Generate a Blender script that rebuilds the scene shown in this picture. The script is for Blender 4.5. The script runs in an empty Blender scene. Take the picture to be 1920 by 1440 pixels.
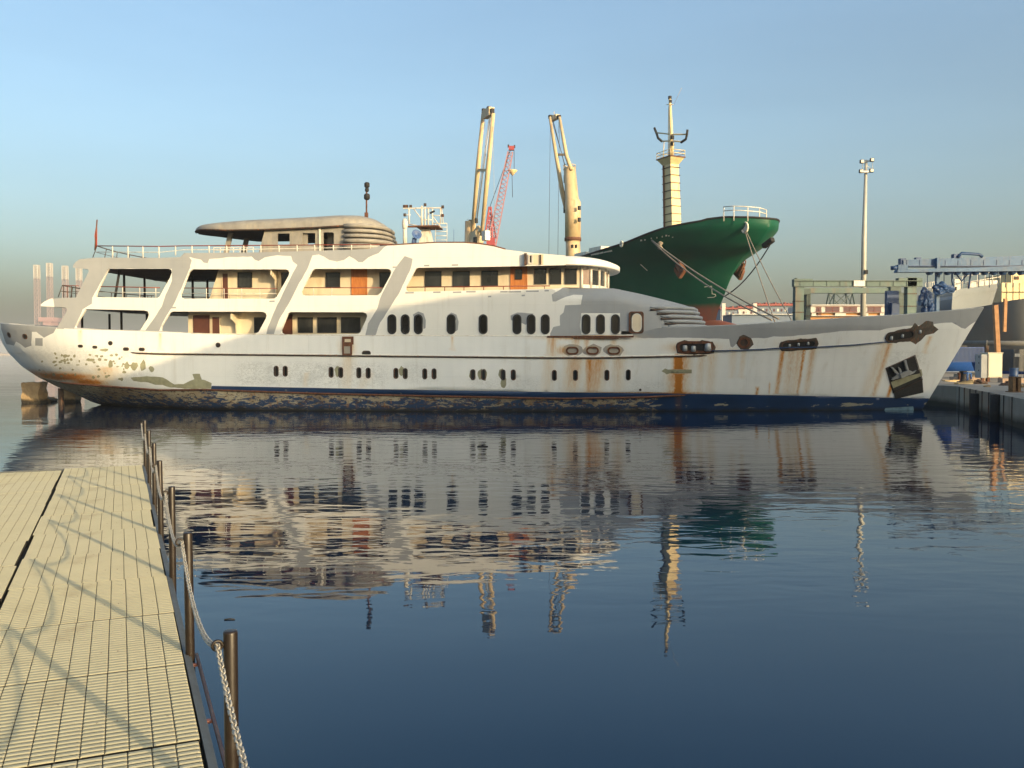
import bpy, bmesh, math, random
import numpy as np
from mathutils import Vector, Matrix, noise
from mathutils.geometry import delaunay_2d_cdt
random.seed(7)
R = math.radians
S = bpy.context.scene
COL = S.collection

# ------------------------------------------------------------------ camera, sky, sun, exposure
F = 1700.0                      # focal length in photo pixels (1920 wide)
CAMH = 3.12
PITCH = math.atan(57 / F)
cam = bpy.data.cameras.new('camera'); camo = bpy.data.objects.new('camera', cam); COL.objects.link(camo)
cam.lens = 36 * F / 1920; cam.sensor_width = 36; cam.clip_end = 12000; cam.clip_start = 0.05
camo.location = (0, 0, CAMH); camo.rotation_euler = (math.pi / 2 - PITCH, 0, 0)
S.camera = camo
SUN_AZ = math.atan2(.675, -.737)    # clockwise from +Y
SUN_EL = R(12.2)
w = bpy.data.worlds.new('World'); S.world = w; w.use_nodes = True
nt = w.node_tree; nt.nodes.clear()
sky = nt.nodes.new('ShaderNodeTexSky'); sky.sky_type = 'NISHITA'; sky.sun_disc = False
sky.sun_elevation = SUN_EL; sky.sun_rotation = SUN_AZ; sky.altitude = 0
sky.air_density = 1.0; sky.dust_density = 5.8; sky.ozone_density = 1.9
bg = nt.nodes.new('ShaderNodeBackground'); wo = nt.nodes.new('ShaderNodeOutputWorld')
bg.inputs[1].default_value = 0.15
wb = nt.nodes.new('ShaderNodeMix'); wb.data_type = 'RGBA'; wb.blend_type = 'MULTIPLY'; wb.inputs[0].default_value = 1; wb.inputs[7].default_value = (.99, 1.025, .985, 1)
tc_ = nt.nodes.new('ShaderNodeTexCoord'); mp_ = nt.nodes.new('ShaderNodeMapping'); mp_.inputs['Scale'].default_value = (1.2, 1.2, 7); nz_ = nt.nodes.new('ShaderNodeTexNoise'); nz_.inputs['Scale'].default_value = 1.6; nz_.inputs['Detail'].default_value = 5
nt.links.new(tc_.outputs['Generated'], mp_.inputs[0]); nt.links.new(mp_.outputs[0], nz_.inputs['Vector'])
mr_ = nt.nodes.new('ShaderNodeMapRange'); mr_.inputs[1].default_value = .3; mr_.inputs[2].default_value = .7; mr_.inputs[3].default_value = .955; mr_.inputs[4].default_value = 1.045; nt.links.new(nz_.outputs[0], mr_.inputs[0])
hz_ = nt.nodes.new('ShaderNodeVectorMath'); hz_.operation = 'SCALE'; nt.links.new(sky.outputs[0], hz_.inputs[0]); nt.links.new(mr_.outputs[0], hz_.inputs['Scale'])
nt.links.new(hz_.outputs[0], wb.inputs[6]); nt.links.new(wb.outputs[2], bg.inputs[0]); nt.links.new(bg.outputs[0], wo.inputs[0])
sl = bpy.data.lights.new('sun', 'SUN'); sl.energy = 2.2; sl.angle = R(0.5); sl.color = (1.0, 0.74, 0.42)
so = bpy.data.objects.new('sun', sl); COL.objects.link(so)
sd = Vector((.675 * math.cos(SUN_EL), -.737 * math.cos(SUN_EL), math.sin(SUN_EL)))
so.rotation_euler = sd.to_track_quat('Z', 'Y').to_euler(); so.location = (60, -60, 60)
S.view_settings.view_transform = 'Standard'; S.view_settings.look = 'None'
S.view_settings.gamma = 1; S.view_settings.exposure = 1.10
S.render.engine = 'CYCLES'
S.cycles.volume_bounces = 0

# ------------------------------------------------------------------ helpers
def tag(o, label=None, cat=None, group=None, kind=None):
    if label: o['label'] = label
    if cat: o['category'] = cat
    if group: o['group'] = group
    if kind: o['kind'] = kind
    return o
def empty(name, loc=(0, 0, 0), rz=0, parent=None):
    o = bpy.data.objects.new(name, None); COL.objects.link(o); o.location = loc; o.rotation_euler = (0, 0, rz)
    if parent: o.parent = parent
    return o
def copy_tree(o, parent=None):
    c = o.copy(); COL.objects.link(c)
    if parent: c.parent = parent
    for ch in [x for x in bpy.data.objects if x.parent == o]: copy_tree(ch, c)
    return c
class MB:
    def __init__(s): s.v = []; s.f = []; s.m = []; s.sm = []
    def add(s, vs, fs, m=0, smooth=False):
        b = len(s.v); s.v += [tuple(v) for v in vs]
        for f in fs: s.f.append(tuple(b + i for i in f)); s.m.append(m); s.sm.append(smooth)
    def box(s, c, d, m=0, rz=0, rot=None):
        c = Vector(c); hx, hy, hz = d[0] / 2, d[1] / 2, d[2] / 2
        M = rot if rot is not None else Matrix.Rotation(rz, 3, 'Z')
        vs = [c + M @ Vector((x * hx, y * hy, z * hz)) for x in (-1, 1) for y in (-1, 1) for z in (-1, 1)]
        s.add(vs, [(0, 1, 3, 2), (4, 6, 7, 5), (0, 4, 5, 1), (2, 3, 7, 6), (0, 2, 6, 4), (1, 5, 7, 3)], m)
    def bb(s, a, b, m=0):
        s.box([(a[i] + b[i]) / 2 for i in range(3)], [abs(a[i] - b[i]) for i in range(3)], m)
    def beam(s, a, b, wd, ht, m=0):
        a = Vector(a); b = Vector(b); d = b - a; L = d.length
        q = d.to_track_quat('X', 'Z').to_matrix()
        s.box((a + b) / 2, (L, wd, ht), m, rot=q)
    def tube(s, pts, r, n=6, m=0, closed=False, cap=True):
        pts = [Vector(p) for p in pts]; k = len(pts); vs = []; up = Vector((0, 0, 1))
        rr = r if isinstance(r, (list, tuple)) else [r] * k
        t0 = (pts[1] - pts[0]).normalized(); ref = up if abs(t0.z) < .9 else Vector((1, 0, 0))
        for i, p in enumerate(pts):
            a = pts[(i - 1) % k] if (i > 0 or closed) else p; b = pts[(i + 1) % k] if (i < k - 1 or closed) else p
            t = (b - a).normalized(); x = t.cross(ref)
            if x.length < 1e-4: x = t.cross(Vector((1, 0, .2)))
            x.normalize(); y = x.cross(t)
            for j in range(n):
                an = 2 * math.pi * j / n; vs.append(p + (x * math.cos(an) + y * math.sin(an)) * rr[i])
        fs = []
        for i in range(k if closed else k - 1):
            for j in range(n):
                i2 = (i + 1) % k
                fs.append((i * n + j, i * n + (j + 1) % n, i2 * n + (j + 1) % n, i2 * n + j))
        if cap and not closed: fs += [tuple(range(n))[::-1], tuple((k - 1) * n + j for j in range(n))]
        s.add(vs, fs, m, True)
    def lathe(s, prof, c=(0, 0, 0), n=16, m=0):
        c = Vector(c); vs = []; k = len(prof)
        for r, z in prof:
            for j in range(n):
                a = 2 * math.pi * j / n; vs.append(c + Vector((r * math.cos(a), r * math.sin(a), z)))
        fs = [(i * n + j, i * n + (j + 1) % n, (i + 1) * n + (j + 1) % n, (i + 1) * n + j) for i in range(k - 1) for j in range(n)]
        fs += [tuple(range(n))[::-1], tuple((k - 1) * n + j for j in range(n))]
        s.add(vs, fs, m, True)
    def prism(s, poly, fn, d0, d1, m=0):
        """poly of 2-D points; fn(a,b,d) -> 3-D point"""
        n = len(poly); vs = [fn(a, b, d0) for a, b in poly] + [fn(a, b, d1) for a, b in poly]
        s.add(vs, [tuple(range(n)), tuple(range(2 * n - 1, n - 1, -1))] + [(i, n + i, n + (i + 1) % n, (i + 1) % n) for i in range(n)], m)
    def grid(s, fn, nu, nv, m=0, smooth=True, closed_u=False):
        vs = [fn(i / (nu - 1), j / (nv - 1)) for i in range(nu) for j in range(nv)]
        fs = [(i * nv + j, (i + 1) * nv + j, (i + 1) * nv + j + 1, i * nv + j + 1) for i in range(nu - 1) for j in range(nv - 1)]
        s.add(vs, fs, m, smooth)
    def build(s, name, mats, parent=None, recalc=True, bevel=0):
        me = bpy.data.meshes.new(name); me.from_pydata(s.v, [], s.f)
        for m in (mats if isinstance(mats, (list, tuple)) else [mats]): me.materials.append(m)
        me.polygons.foreach_set('material_index', s.m); me.polygons.foreach_set('use_smooth', s.sm)
        if recalc:
            bm = bmesh.new(); bm.from_mesh(me); bmesh.ops.recalc_face_normals(bm, faces=bm.faces); bm.to_mesh(me); bm.free()
        o = bpy.data.objects.new(name, me); COL.objects.link(o)
        if parent: o.parent = parent
        if bevel:
            b = o.modifiers.new('bevel', 'BEVEL'); b.width = bevel; b.segments = 2; b.limit_method = 'ANGLE'
        return o

_c, _s = math.cos(PITCH), math.sin(PITCH)
def ray(x, y): return Vector(((x - 960) / F, _c + _s * (720 - y) / F, -_s + _c * (720 - y) / F))
C0 = Vector((0, 0, CAMH))
def W(x, y, Y):
    d = ray(x, y); return C0 + d * (Y / d.y)
class Frame:
    """a ship's own frame: x forward, -y the side seen, z up"""
    def __init__(s, loc, ang):
        s.M = Matrix.Translation(loc) @ Matrix.Rotation(ang, 4, 'Z'); s.I = s.M.inverted()
        s.c = s.I @ C0; s.R = s.I.to_3x3()
    def P(s, x, y, v):
        d = s.R @ ray(x, y); t = (-v - s.c.y) / d.y; return s.c + d * t
    def pv(s, x, y, f):
        v = f(0, 5) if False else 4.0
        for _ in range(14):
            p = s.P(x, y, v); nv = f(p.x, p.z); v = v * .4 + nv * .6
        p = s.P(x, y, v); return p
def interp(x, pts):
    return float(np.interp(x, [p[0] for p in pts], [p[1] for p in pts]))
def jag(poly, amp, step):
    out = []; n = len(poly)
    for i in range(n):
        a = Vector(poly[i]); b = Vector(poly[(i + 1) % n]); k = max(1, int((b - a).length / step))
        for j in range(k):
            p = a.lerp(b, j / k); q = Vector((p.x * 2.3, p.y * 2.3, 1.7))
            nx = noise.noise(q) + .5 * noise.noise(q * 3.1); nz = noise.noise(q + Vector((9, 5, 3))) + .5 * noise.noise(q * 3.1 + Vector((4, 1, 7)))
            out.append((p.x + nx * amp, p.y + nz * amp))
    return out
def inpoly(x, y, P):
    c = False; n = len(P); j = n - 1
    for i in range(n):
        xi, yi = P[i]; xj, yj = P[j]
        if (yi > y) != (yj > y) and x < (xj - xi) * (y - yi) / (yj - yi) + xi: c = not c
        j = i
    return c
def cdt(outline, holes, patches, extra=()):
    """-> 2-D verts, tris, material per tri (0 base, patches give their own)"""
    vs = []; fs = []; kinds = []
    for poly, k in [(outline, 'o')] + [(h, 'h') for h in holes] + [(p, m) for p, m in patches]:
        if sum(p[0] * q[1] - q[0] * p[1] for p, q in zip(poly, list(poly[1:]) + [poly[0]])) < 0: poly = list(poly)[::-1]
        b = len(vs); vs += [Vector(p) for p in poly]; fs.append(list(range(b, len(vs)))); kinds.append(k)
    vs += [Vector(p) for p in extra]
    V, E, T, ov, oe, of = delaunay_2d_cdt(vs, [], fs, 0, 1e-5, True)
    T = [t for t in T if len(t) == 3]
    VV = np.array([tuple(v) for v in V]); TT = np.array([tuple(t) for t in T]); cx, cy = VV[TT].mean(1).T
    res = np.full(len(T), -2)
    for poly, k in [(outline, 'o')] + [(p, m) for p, m in patches] + [(h, 'h') for h in holes]:
        q = np.array([tuple(p) for p in poly]); ins = np.zeros(len(T), bool); j = len(q) - 1
        for i in range(len(q)):
            (xi, yi), (xj, yj) = q[i], q[j]
            if yi != yj: ins ^= ((yi > cy) != (yj > cy)) & (cx < (xj - xi) * (cy - yi) / (yj - yi) + xi)
            j = i
        if k == 'o': res[ins] = 0
        elif k == 'h': res[ins] = -2
        else: res[ins & (res >= 0)] = k
    tris = [tuple(int(i) for i in t) for t, r in zip(TT, res) if r >= 0]; mi = [int(r) for r in res if r >= 0]
    return [tuple(v) for v in V], tris, mi
def surf(mb, V, T, mi, mapf, mirror=False, thick=0, smooth=False, backmat=0):
    sg = -1 if mirror else 1
    def mp(p, off=0):
        q = mapf(p[0], p[1]); return (q[0], sg * (q[1] + off), q[2])
    used = sorted({i for t in T for i in t}); ix = {u: k for k, u in enumerate(used)}
    pts = [mp(V[i]) for i in used]
    for m in sorted(set(mi)):
        pass
    b = len(mb.v); mb.v += pts
    for t, m in zip(T, mi):
        f = [b + ix[i] for i in t]
        mb.f.append(tuple(f[::-1] if mirror else f)); mb.m.append(m); mb.sm.append(smooth)
    if thick:
        b2 = len(mb.v); mb.v += [mp(V[i], thick) for i in used]
        ec = {}
        for t in T:
            f = [b2 + ix[i] for i in t]; mb.f.append(tuple(f if mirror else f[::-1])); mb.m.append(backmat); mb.sm.append(False)
            for a, c in ((t[0], t[1]), (t[1], t[2]), (t[2], t[0])): ec[(a, c)] = 1
        for (a, c) in ec:
            if (c, a) not in ec:
                f = (b + ix[c], b + ix[a], b2 + ix[a], b2 + ix[c]); mb.f.append(f[::-1] if mirror else f); mb.m.append(backmat); mb.sm.append(False)

# ------------------------------------------------------------------ materials
class G:
    def __init__(s, name):
        s.m = bpy.data.materials.new(name); s.m.use_nodes = True; s.t = s.m.node_tree; s.b = s.t.nodes['Principled BSDF']
        tc = s.t.nodes.new('ShaderNodeTexCoord'); s.obj = tc.outputs['Object']
    def n(s, k, **kw):
        x = s.t.nodes.new(k)
        for a, v in kw.items(): setattr(x, a, v)
        return x
    def L(s, a, b): s.t.links.new(a, b)
    def put(s, sock, v):
        if hasattr(v, 'is_output'): s.L(v, sock)
        elif v is not None: sock.default_value = v
    def math(s, op, a, b=None, c=None, clamp=False):
        x = s.n('ShaderNodeMath', operation=op, use_clamp=clamp); s.put(x.inputs[0], a)
        if b is not None: s.put(x.inputs[1], b)
        if c is not None: s.put(x.inputs[2], c)
        return x.outputs[0]
    def map(s, scale=(1, 1, 1), loc=(0, 0, 0), src=None):
        x = s.n('ShaderNodeMapping'); s.L(src or s.obj, x.inputs[0]); x.inputs['Scale'].default_value = scale; x.inputs['Location'].default_value = loc
        return x.outputs[0]
    def noise(s, scale=1, detail=4, rough=.55, vec=None, dist=0):
        x = s.n('ShaderNodeTexNoise'); x.inputs['Scale'].default_value = scale; x.inputs['Detail'].default_value = detail
        x.inputs['Roughness'].default_value = rough; x.inputs['Distortion'].default_value = dist; s.L(vec or s.obj, x.inputs['Vector'])
        return x.outputs[0]
    def ramp(s, f, a, b, lo=0.0, hi=1.0):
        x = s.n('ShaderNodeMapRange'); x.clamp = True; s.put(x.inputs[0], f)
        for i, v in enumerate((a, b, lo, hi)): x.inputs[i + 1].default_value = v
        return x.outputs[0]
    def mix(s, f, a, b):
        x = s.n('ShaderNodeMix', data_type='RGBA'); s.put(x.inputs[0], f)
        s.put(x.inputs[6], (*a, 1) if isinstance(a, tuple) and len(a) == 3 else a); s.put(x.inputs[7], (*b, 1) if isinstance(b, tuple) and len(b) == 3 else b)
        return x.outputs[2]
    def attr(s, n):
        x = s.n('ShaderNodeAttribute'); x.attribute_name = n; return x.outputs['Fac']
    def sep(s):
        x = s.n('ShaderNodeSeparateXYZ'); s.L(s.obj, x.inputs[0]); return x.outputs
    def done(s, col, rough=.5, metal=0, bump=None, bs=.3, bd=.02, spec=None):
        s.put(s.b.inputs['Base Color'], (*col, 1) if isinstance(col, tuple) and len(col) == 3 else col)
        s.put(s.b.inputs['Roughness'], rough); s.b.inputs['Metallic'].default_value = metal
        if spec is not None: s.b.inputs['Specular IOR Level'].default_value = spec
        if bump is not None:
            x = s.n('ShaderNodeBump'); x.inputs['Strength'].default_value = bs; x.inputs['Distance'].default_value = bd
            s.L(bump, x.inputs['Height']); s.L(x.outputs[0], s.b.inputs['Normal'])
        return s.m
def plain(name, col, rough=.5, metal=0, var=.18, scale=2.0, dirt=None, dirta=.35, bs=.15, spec=None):
    g = G(name); n1 = g.noise(scale, 5); n2 = g.noise(scale * 7, 3)
    c = g.mix(g.ramp(n1, .3, .7), tuple(x * (1 - var) for x in col), tuple(min(1, x * (1 + var * .6)) for x in col))
    if dirt:
        st = g.noise(1.3 * scale, 5, .6, g.map((1.6, 1.6, .35)))
        c = g.mix(g.math('MULTIPLY', g.ramp(st, .52, .72), dirta), c, dirt)
    return g.done(c, g.ramp(n2, .3, .7, rough * .85, min(1, rough * 1.15)), metal, n2, bs, .01, spec)

RUST = (.30, .09, .02); RUSTO = (.58, .22, .02)
def weathered(name, base, base2, rough=.42):
    """paint with streaks, grime and rust driven by the rust / scuff attributes"""
    g = G(name); big = g.noise(.35, 4); st = g.noise(1.1, 6, .65, g.map((2.6, 2.6, .22))); fine = g.noise(9, 4)
    c = g.mix(g.ramp(big, .35, .65), base, base2)
    c = g.mix(g.math('MULTIPLY', g.ramp(st, .55, .8), .28), c, (.45, .38, .25))
    dent = g.noise(.9, 2)
    # scuffs : pale grey scribbles and scrapes
    sc = g.attr('scuff'); wv = g.n('ShaderNodeTexVoronoi', feature='DISTANCE_TO_EDGE'); wv.inputs['Scale'].default_value = .8
    g.L(g.map((1, 1, 1.4)), wv.inputs['Vector'])
    nn = g.noise(2.6, 7, .7, g.map((1, 1, 1.9)), 1.4)
    scr = g.ramp(g.math('ABSOLUTE', g.math('SUBTRACT', nn, .5)), 0, .035, 1, 0)
    c = g.mix(g.math('MULTIPLY', g.math('MULTIPLY', scr, sc), .6), c, (.34, .34, .30))
    c = g.mix(g.math('MULTIPLY', g.math('MULTIPLY', g.ramp(g.noise(1.2, 5, .6), .5, .62), sc), .22), c, (.42, .43, .40))
    ru = g.attr('rust'); rn = g.noise(3.2, 6, .7, g.map((3.5, 3.5, .35)))
    k = g.math('MULTIPLY', ru, g.ramp(rn, .25, .7, .45, 1.5), clamp=True)
    k = g.math('MULTIPLY', k, 1.25); c = g.mix(g.ramp(k, .02, .38), c, g.mix(.5, (.62, .40, .13), base)); c = g.mix(g.ramp(k, .3, .95), c, RUSTO); c = g.mix(g.ramp(k, 1.0, 1.6), c, RUST)
    # plating : frame ripples and weld seams
    sx = g.sep(); seam = g.math('ABSOLUTE', g.math('SUBTRACT', g.math('FRACT', g.math('DIVIDE', sx[0], 2.35)), .5)); sz = g.math('ABSOLUTE', g.math('SUBTRACT', g.math('FRACT', g.math('DIVIDE', sx[2], 1.27)), .5))
    seams = g.math('MAXIMUM', g.ramp(seam, 0, .008, 1, 0), g.ramp(sz, 0, .012, 1, 0))
    rip = g.math('MULTIPLY', g.math('SINE', g.math('MULTIPLY', sx[0], 10.7)), .12)
    hh = g.math('ADD', g.math('ADD', dent, rip), g.math('MULTIPLY', seams, .3))
    c = g.mix(g.math('MULTIPLY', seams, .10), c, (.30, .27, .20))
    return g.done(c, g.ramp(fine, .3, .7, rough * .85, rough * 1.2), 0, hh, .5, .03)
M = {}
M['white'] = weathered('weathered_white_paint', (.88, .88, .83), (.80, .81, .77))
M['cream'] = weathered('superstructure_paint', (.84, .82, .75), (.79, .78, .71))
M['grey'] = weathered('grey_primer', (.37, .38, .38), (.31, .325, .33), .6)
M['olive'] = plain('bare_filler_patch', (.33, .32, .20), .7, 0, .2, 4)
def m_bottom():
    g = G('worn_antifouling'); z = g.sep()[2]; x = g.sep()[0]
    n = g.noise(3.4, 8, .7, g.map((.5, 1, 1.5)), .5); n2 = g.noise(4.5, 7, .72, g.map((.6, 1, 2.2), (7, 3, 2)))
    c = g.mix(g.ramp(g.noise(.6, 5), .35, .65), (.46, .41, .29), (.27, .20, .12))
    low = g.ramp(z, .25, 1.2, .075, -.11)
    c = g.mix(g.ramp(g.math('ADD', n, low), .505, .53), c, (.018, .05, .12))
    c = g.mix(g.ramp(n2, .55, .60), c, (.10, .05, .03)); c = g.mix(g.ramp(g.noise(7, 5, .7, g.map((1, 1, .5))), .58, .66), c, (.05, .045, .03))
    c = g.mix(g.ramp(g.noise(3, 5, .6, g.map((2, 2, .5))), .6, .75), c, (.33, .15, .05))
    wl = g.math('ADD', z, g.math('MULTIPLY', g.noise(1.5, 4), .3)); c = g.mix(g.ramp(wl, .18, .42, 1, 0), c, (.018, .016, .010))
    return g.done(c, .6, 0, n, .3, .02)
M['bottom'] = m_bottom()
def m_blue():
    g = G('blue_boot_paint'); z = g.sep()[2]
    n = g.noise(1.4, 7, .65, g.map((.5, 1, 2.2)))
    c = g.mix(g.ramp(g.noise(.5, 4), .35, .65), (.007, .030, .085), (.011, .042, .12))
    band = g.ramp(g.math('ABSOLUTE', g.math('SUBTRACT', z, .33)), 0, .22, .17, 0)
    c = g.mix(g.ramp(g.math('ADD', n, band), .69, .715), c, (.36, .33, .24))
    ru = g.attr('rust'); c = g.mix(g.ramp(ru, .25, 1.2, 0, .5), c, (.12, .06, .03))
    wl = g.math('ADD', z, g.math('MULTIPLY', g.noise(1.5, 4), .3)); c = g.mix(g.ramp(wl, .15, .36, 1, 0), c, (.012, .014, .014))
    return g.done(c, .4, 0, n, .15, .01)
M['blue'] = m_blue()
M['scrape'] = plain('dark_bare_scraped_steel', (.085, .07, .052), .8, 0, .35, 5, RUST, .6, .4)
M['rail_white'] = plain('rail_white_paint', (.72, .68, .58), .45, 0, .15, 3, RUST, .5)
M['rail_wood'] = plain('varnished_red_rail', (.22, .045, .02), .4, 0, .3, 3)
M['rust'] = plain('rusted_steel', (.13, .05, .025), .8, 0, .5, 5, (.30, .11, .03), .6, .5)
M['rustbrown'] = plain('dark_brown_trim', (.06, .04, .028), .7, 0, .4, 3, RUST, .6)
M['dark'] = plain('dark_interior', (.018, .017, .016), .8)
M['glass'] = plain('dark_window_glass', (.024, .027, .03), .07, 0, .8, .5, (.10, .10, .09), .5, .02)
M['glassframe'] = plain('black_rubber_frame', (.02, .02, .02), .6)
def m_wood():
    g = G('orange_varnished_wood'); n = g.noise(3, 6, .6, g.map((9, 9, .7)), .6)
    return g.done(g.mix(g.ramp(n, .3, .7), (.42, .13, .03), (.60, .24, .06)), .35, 0, n, .2, .005)
M['wood'] = m_wood()
M['ceil'] = plain('brown_deckhead', (.09, .055, .035), .8, 0, .3, 1)
M['housewall'] = plain('cream_house_wall', (.72, .62, .44), .5, 0, .08, 1, (.45, .33, .18), .4)
M['housegrey'] = plain('grey_brown_house_wall', (.36, .33, .27), .6, 0, .15, 1.5)
M['deckteak'] = plain('grey_weathered_deck', (.25, .22, .18), .8)
M['fbgrey'] = plain('dull_grey_bare_filler', (.30, .28, .24), .65, 0, .22, 1.6, (.42, .36, .26), .6, .4)
M['steel'] = plain('galvanised_steel', (.42, .43, .42), .45, .4, .15, 4)
M['dishblue'] = plain('blue_dish_paint', (.06, .12, .28), .5)
M['brownglass'] = plain('brown_panel', (.11, .04, .025), .4)
# ------------------------------------------------------------------ the yacht
B = 4.6
YANG = -math.atan(.10)
YF = Frame((0, 48 + B * 1.005, 0), YANG)
yacht = empty('motor_yacht', (0, 48 + B * 1.005, 0), YANG)
tag(yacht, 'long white derelict motor yacht with rust streaks and grey primer patches moored across the harbour', 'yacht')
P = YF.P
STERN = [(q.z, q.x) for q in (P(x, y, 0) for x, y in [(9, 607), (12, 640), (20, 660), (42, 686), (70, 706), (105, 724), (148, 742), (175, 755), (300, 790)])]
STERN.sort()
STEM = sorted([(q.z, q.x) for q in (P(x, y, 0) for x, y in [(1845, 577), (1744, 745), (1722, 778), (1700, 810)])])
def ua(z): return interp(z, STERN)
def uf(z): return interp(z, STEM)
ZTOP = 5.7
def hb(u, z):
    """half breadth of the yacht hull"""
    zz = max(0.0, min(1.0, z / 4.6))
    a, f = ua(z), uf(z)
    La = 13 - 5.5 * zz; Lf = 31 - 9.0 * zz
    ta = max(0.0, min(1.0, (u - a) / La)); tf = max(0.0, min(1.0, (f - u) / Lf))
    sa = (1 - (1 - ta) ** 2.2) ** (.95 - .35 * zz); sf = (1 - (1 - tf) ** (1.75 + .35 * zz)) ** (1.0 - .08 * zz)
    low = 0.22 * max(0, 1.2 - z) ** 1.3
    return max(0.0, (B - low) * sa * sf)
def hp(x, y): return YF.pv(x, y, hb)
def h2(pts): return [(q.x, q.z) for q in (hp(x, y) for x, y in pts)]
SHEER = h2([(300, 622), (400, 626), (700, 629), (1050, 630), (1180, 627), (1240, 614), (1330, 612), (1400, 609), (1500, 602), (1700, 590)])
tail = P(9, 607, 0); s1 = hp(60, 611.5); s2 = hp(140, 617); tip = P(1845, 577, 0)
SHEER = [(tail.x, tail.z), (s1.x, s1.z), (s2.x, s2.z)] + SHEER + [(tip.x, tip.z)]
def zs(u): return interp(u, SHEER)
PORTS = [(518, 696), (535, 696), (621, 698), (639, 698.5), (673, 699), (690.5, 699.5), (742.5, 700), (760, 700.5), (796.5, 701), (814, 701), (887, 702.5), (906.5, 702.5), (943.5, 703), (962.5, 703), (1039.5, 703.8), (1079, 703.8), (1138, 703.6), (1178, 703)]
OV = [735, 760, 784.5, 846, 906, 969.5, 996, 1022.5, 1099, 1126, 1154]
def stad(x, y, rx, ry):
    return [(x + (rx if abs(t) < 90 else -rx) * 0 + rx * math.cos(R(t)), y + (ry - rx) * (1 if math.sin(R(t)) >= 0 else -1) + rx * math.sin(R(t))) for t in range(-170, 190, 20)]
def hull_mesh():
    zb = -0.7
    out = []
    # sheer, from stern to bow
    us = np.concatenate([tail.x + np.array([0, .03, .1, .22, .4, .65, .95, 1.3, 1.8]), np.arange(tail.x + 2.2, tip.x - .01, .25)])
    top = [(u, zs(u)) for u in us] + [(tip.x, tip.z)]
    zl = np.arange(tip.z - .2, zb, -.2); stem = [(uf(z), z) for z in zl]
    bot = [(u, zb) for u in np.arange(uf(zb), ua(zb), -.5)]
    zl2 = np.arange(zb, tail.z - .05, .15); stern = [(ua(z), z) for z in zl2]
    out = top + stem + bot + stern
    ex = []
    for z in np.arange(zb + .15, 5.6, .15):
        a, f = ua(z), uf(z)
        for u in [a + d for d in (.03, .1, .22, .4, .65, .95, 1.3, 1.7)] + list(np.arange(math.ceil(a + 2), f - .1, .3)):
            if z < zs(u) - .05: ex.append((u + .02 * (int(z * 100) % 3), z))
    for x0, y0, x1, y1, wd, st in STREAKS:
        for k in range(14):
            x, y = x0 + (x1 - x0) * k / 13, y0 + (y1 - y0) * k / 13
            for d in (-2, -1.2, -.6, 0, .6, 1.2, 2):
                q = hp(x + d * wd, y)
                if q.z < zs(q.x) - .03: ex.append((q.x, q.z))
    pt = []
    bottom = h2([(30, 712), (70, 706), (110, 716), (170, 720), (240, 727), (300, 731), (380, 730), (600, 738), (1060, 747.5), (1200, 745), (1290, 742), (1310, 760), (1320, 830), (400, 830), (30, 800)])
    pt.append((jag(bottom, .02, .4), 4))
    blue = h2([(397, 723.5), (700, 729.5), (1060, 735.5), (1350, 739), (1600, 744), (1744, 747), (1790, 747), (1790, 820), (1310, 820), (1290, 775), (1240, 772), (1215, 760), (1235, 748), (1200, 744), (1060, 746.5), (600, 737), (395, 730)])
    pt.append((blue, 3))
    g1 = [(1186, 631), (1190, 600), (1860, 560), (1860, 600), (1832, 601), (1825, 605), (1810, 616), (1802, 614), (1785, 604), (1770, 605), (1757, 607), (1700, 611), (1662, 616), (1650, 619), (1600, 620), (1575, 621), (1535, 626), (1487, 630), (1450, 631), (1432, 634), (1400, 634), (1385, 640), (1374, 652), (1370, 650), (1367, 636), (1319, 634), (1271, 633), (1208, 634)]
    pt.append((jag(h2(g1), .035, .25), 1))
    pt.append((jag(h2([(0, 590), (106, 600), (105, 616), (100, 624), (82, 633), (75, 628), (68, 622), (60, 622), (59, 648), (47, 652), (38, 645), (30, 640), (26, 648), (12, 645)]), .03, .2), 1))
    pt.append((h2([(66, 634), (80, 634), (80, 649), (66, 648)]), 1))
    pt.append((jag(h2([(244, 708), (275, 706), (305, 708), (327, 721), (344, 719), (364, 711), (361, 701), (375, 700), (378, 711), (397, 719), (396, 729), (333, 728.5), (278, 718), (250, 714)]), .05, .2), 2))
    pt.append((h2([(1240, 696), (1247, 691), (1253, 693), (1297, 693), (1297, 700), (1256, 700), (1250, 702), (1246, 699)]), 2))
    rnd = random.Random(3)
    for i, (x, y, w_, h_) in enumerate([(238, 685, 5, 7), (252, 686, 6, 8), (268, 686, 6, 10), (284, 692, 5, 6), (207, 682, 5, 8), (170, 675, 8, 2.5), (196, 656, 9, 3), (187, 674, 4, 3)] +
                                      [(rnd.uniform(70, 250), rnd.uniform(665, 712), rnd.uniform(1.5, 4), rnd.uniform(1, 3)) for _ in range(60)] + [(rnd.uniform(100, 150), rnd.uniform(660, 680), rnd.uniform(1.5, 3), rnd.uniform(1.5, 3.5)) for _ in range(12)]):
        if i > 7 and y > 700 + .05 * x: continue
        a0 = rnd.uniform(0, 3); poly = [(x + w_ * math.cos(a) * rnd.uniform(.7, 1.25), y + h_ * math.sin(a) * rnd.uniform(.7, 1.25)) for a in np.linspace(0, 2 * math.pi, 10)[:-1]]
        pt.append((h2(poly), 2))
    for x, y in ((753, 696), (885, 703), (901, 702), (908, 703), (940, 700), (944, 716), (633, 696)):   # bare filler round some portholes
        poly = [(x + 5.5 * math.cos(a) * rnd.uniform(.7, 1.2), y + 11 * math.sin(a) * rnd.uniform(.7, 1.15)) for a in np.linspace(0, 2 * math.pi, 12)[:-1]]
        pt.append((h2(poly), 2))
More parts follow.
